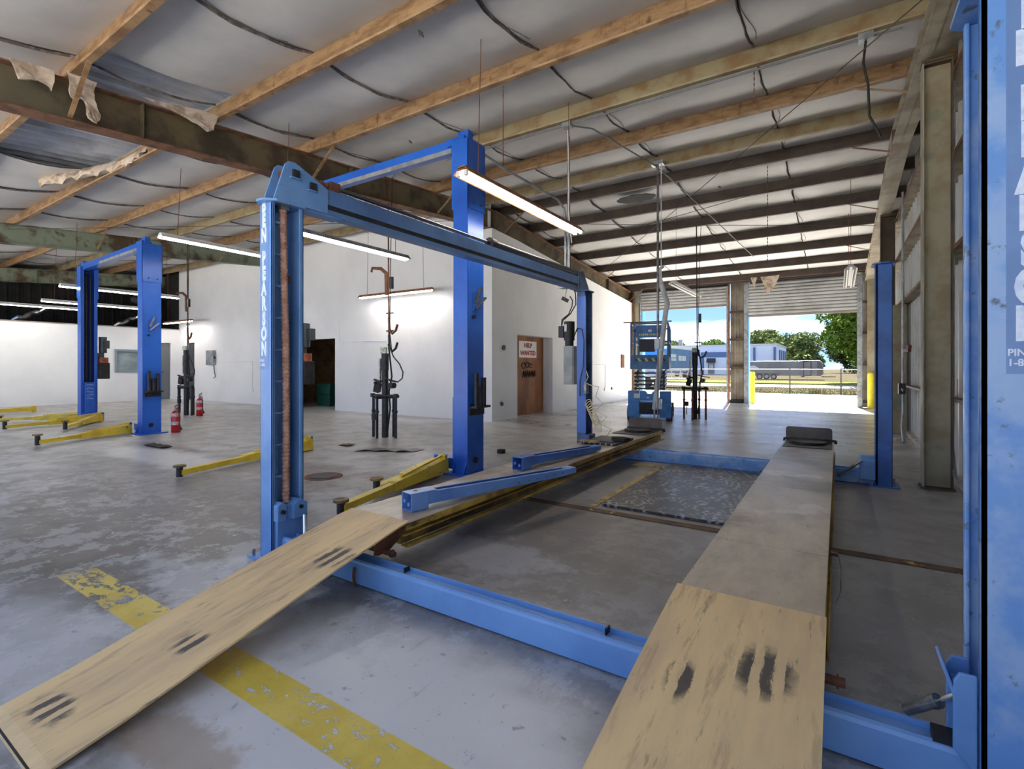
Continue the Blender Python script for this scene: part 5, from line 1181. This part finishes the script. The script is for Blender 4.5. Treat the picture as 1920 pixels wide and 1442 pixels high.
wi.build('wire_mesh', mat('fence_grey', (120, 112, 106)), fe)['kind'] = 'stuff'
# weeds at the fence foot
wd = MB(); r = random.Random(4)
for (cx, n, hh) in ((-.9, 26, .5), (-.5, 14, .4), (.6, 26, .3), (-3.6, 30, .22), (-6.5, 30, .3), (-5.2, 24, .25), (1.2, 20, .35)):
    for i in range(n):
        x = cx + r.gauss(0, .18); y = FNY - .25 + r.gauss(0, .12); h = hh * r.uniform(.5, 1.1); dx = r.uniform(-.15, .15)
        wd.add([(x - .012, y, -.04), (x + .012, y, -.04), (x + dx, y + .02, h)], [(0, 1, 2)])
o = wd.build('weeds', mat('weed_brown_green', (112, 104, 62), (70, 68, 40), 3, rough=.9)); tag(o, 'dry weeds sprouting along the foot of the fence', 'weeds', kind='stuff')
gz = MB(); r = random.Random(14)
for i in range(9000):
    x = r.uniform(-18, 9); y = 25.45 + 8 * r.random() ** 1.3; h = r.uniform(.02, .06); dx = r.uniform(-.04, .04)
    gz.add([(x - .012, y, -.05), (x + .012, y, -.05), (x + dx, y, -.05 + h)], [(0, 1, 2)])
o = gz.build('grass_blades', mat('grass_blade_mix', (96, 94, 50), (80, 86, 38), 1.2, rough=.9)); tag(o, 'short patchy grass beyond the apron', 'grass', kind='stuff')
o = MB().box(-60, 40, 38.6, 44, -.05, .06).build('verge', mat('bright_green_verge', (100, 108, 40), (82, 94, 34), .8, rough=1)); o['kind'] = 'structure'
# enclosed trailer
TG = mat('grey_trailer_skin', (128, 128, 132), (116, 116, 120), 1, rough=.35, metal=.3)
tr = thing('enclosed_trailer', (-5, 53.5, 0), 'long grey enclosed trailer with three wheels beyond the fence', 'trailer')
MB().prism([(-8.05, .32), (-1.35, .32), (-1.15, .5), (-1.2, 1.5), (-1.4, 1.74), (-8.05, 1.68)], 'y', 53.6, 55.6).build('body', TG, tr, bevel=.02)
MB().box(-2.72, -2.66, 53.57, 53.6, .36, 1.66).box(-2.12, -2.06, 53.57, 53.6, .36, 1.66).box(-2.72, -2.06, 53.57, 53.6, 1.62, 1.68).box(-2.72, -2.06, 53.57, 53.6, .34, .38).build('side_door', BLACK, tr)
MB().prism([(-1.62, .40), (-1.17, .5), (-1.2, 1.5), (-1.62, 1.68)], 'y', 53.56, 53.6).build('nose_panel', mat('dark_grey_panel', (92, 90, 94), rough=.4), tr)
MB().box(-8.0, -1.7, 53.575, 53.6, .34, .40).build('skirt', GALV, tr)
MB().bar((-1.3, 54.5, .25), (-.2, 54.5, .25), .1, .08).build('hitch', BLACK, tr)
for x in (-6.35, -5.75, -5.15):
    wh = MB().cyl((x, 53.45, .22), (x, 53.7, .22), .27, 24).build('wheel', RUBBER, tr, smooth=True)
    MB().cyl((x, 53.43, .22), (x, 53.46, .22), .17, 16).build('rim', GALV, wh, smooth=True)
MB().prism([(-6.8, .36), (-6.7, .52), (-4.8, .52), (-4.7, .36), (-4.75, .36), (-4.85, .48), (-6.65, .48), (-6.75, .36)], 'y', 53.4, 53.62).build('fender', BLACK, tr)
MB().prism([(-7.45, 1.0), (-6.45, 1.0), (-6.45, 1.12), (-6.6, 1.14), (-6.75, 1.26), (-7.05, 1.26), (-7.25, 1.14), (-7.45, 1.12)], 'y', 53.57, 53.6).build('white_car_graphic', WHITEP, tr)
# building across the road
wb = mat('white_building_wall', (226, 230, 236), (216, 220, 228), .3, rough=.8); bb = mat('slate_blue_trim', (92, 118, 156), rough=.7)
bu = thing('commercial_building', (-16, 79, 0), 'long white single-storey building with slate blue trim across the road', 'building')
MB().box(-30, -7.2, 79, 94, -.05, 4.3).build('wall', wb, bu)
MB().box(-30.1, -7.1, 78.9, 94.1, 4.25, 4.4).build('roof_edge', mat('pale_roof_edge', (214, 214, 214), rough=.6), bu)
for x in (-10.05, -7.45): MB().box(x - .14, x + .14, 78.85, 79.0, 0, 3.9).build('pilaster', bb, bu)
for y in (82, 85, 88, 91): MB().box(-7.2, -7.05, y, y + .6, 0, 3.6).build('pilaster', bb, bu)
MB().box(-17.2, -13.2, 78.2, 79, 0, 3.3).build('entrance_block', bb, bu)
MB().box(-16.7, -13.2, 78.1, 78.2, 0, 2.5).build('entrance_wall', wb, bu)
MB().prism([(77.5, 1.75), (78.1, 1.75), (78.1, 2.4), (77.95, 2.4)], 'x', -16.3, -15.1).build('awning', BLACK, bu)
dd = MB().box(-16.15, -15.25, 78.06, 78.1, .1, 1.8).build('entrance_door', mat('slate_door', (92, 104, 124), rough=.4), bu)
MB().box(-16.0, -15.4, 78.03, 78.06, .9, 1.7).build('pane', GLASS, dd)
MB().box(-20.5, -19.2, 78.95, 79, 1.0, 2.1).build('window', mat('slate_door', (92, 104, 124)), bu)
MB().box(-20.95, -20.4, 80, 80.5, 4.4, 5.35).build('roof_unit', mat('grey_roof_unit', (110, 112, 118), rough=.6), bu)
b2 = thing('low_building', (-34, 70, 0), 'pale low building far left seen through the scissor lift', 'building')
MB().box(-40, -24, 68, 76, -.05, 3.4).build('wall', wb, b2); MB().box(-40.1, -23.9, 67.9, 76.1, 3.3, 3.5).build('roof', mat('pale_roof_edge', (214, 214, 214)), b2)
MB().box(-30, -28.6, 67.95, 68, 0, 2.1).build('entrance_door', bb, b2)
# blue box truck
TB = mat('teal_blue_box', (84, 124, 158), (72, 108, 146), .8, rough=.4)
tk = thing('box_truck', (-13.5, 47, 0), 'teal blue box truck with white lettering parked beyond the lawn', 'truck')
bx = MB().box(-14.9, -12.45, 44.3, 53.2, .62, 2.82).build('cargo_box', TB, tk, bevel=.02)
MB().box(-14.95, -12.4, 44.25, 53.25, 2.80, 2.92).build('box_roof', WHITEP, bx)
lt = MB()
for j in range(5): lt.box(-12.449, -12.43, 45.1 + j * .34, 45.1 + j * .34 + .22, 2.0, 2.3).box(-12.449, -12.43, 45.25 + j * .32, 45.25 + j * .32 + .18, 1.7, 1.92)
for j in range(5): lt.box(-12.449, -12.43, 47.6 + j * .55, 47.6 + j * .55 + .36, 1.72, 2.2)
lt.build('white_marks', WHITEP, bx)
MB().prism([(42.2, .45), (44.1, .45), (44.1, 2.75), (42.9, 2.75), (42.3, 1.7), (42.2, 1.2)], 'x', -14.7, -12.5).build('cab', mat('bright_blue_cab', (62, 136, 214), rough=.35), tk, bevel=.04)
MB().prism([(42.45, 1.7), (43.5, 1.7), (43.5, 2.4), (42.8, 2.4)], 'x', -12.52, -12.48).build('cab_window', GLASS, tk)
for y in (43.0, 50.8, 52.1):
    wh = MB().cyl((-12.8, y, .40), (-12.45, y, .40), .42, 20).build('wheel', RUBBER, tk, smooth=True); MB().cyl((-12.46, y, .4), (-12.42, y, .4), .22, 14).build('rim', GALV, wh, smooth=True)
# utility trailer and parked car
ut = thing('utility_trailer', (-8.9, 30, 0), 'weathered grey open utility trailer just beyond the fence at the left', 'trailer')
MB().box(-10.6, -7.6, 29.5, 31.2, .42, .5).build('deck', GALV, ut)
for y in (29.5, 31.2):
    for z in (.72, .95): MB().box(-10.6, -7.6, y - .02, y + .02, z, z + .04).build('side_rail', GALV, ut)
    for x in (-10.6, -9.6, -8.6, -7.62): MB().box(x, x + .04, y - .02, y + .02, .5, .98).build('stake', GALV, ut)
for x in (-9.5, -8.8): MB().cyl((x, 29.25, .27), (x, 29.45, .27), .3, 20).build('wheel', RUBBER, ut, smooth=True)
MB().prism([(-9.95, .3), (-9.85, .62), (-8.45, .62), (-8.35, .3), (-8.42, .3), (-8.5, .57), (-9.8, .57), (-9.88, .3)], 'y', 29.2, 29.48).build('fender', WHITEP, ut)
pc = thing('parked_car', (-17.5, 62, 0), 'small white parked car in front of the white building', 'car')
MB().prism([(-19.4, .3), (-15.4, .3), (-15.3, .75), (-16.2, .9), (-16.9, 1.38), (-18.5, 1.38), (-19.1, .95), (-19.4, .9)], 'y', 61.2, 62.8).build('body', WHITEP, pc, bevel=.05)
MB().prism([(-18.9, .95), (-16.4, .95), (-17.0, 1.3), (-18.4, 1.3)], 'y', 61.17, 61.2).build('side_windows', BLACK, pc)
for x in (-18.6, -16.2): MB().cyl((x, 61.1, .3), (x, 61.35, .3), .3, 18).build('wheel', RUBBER, pc, smooth=True)
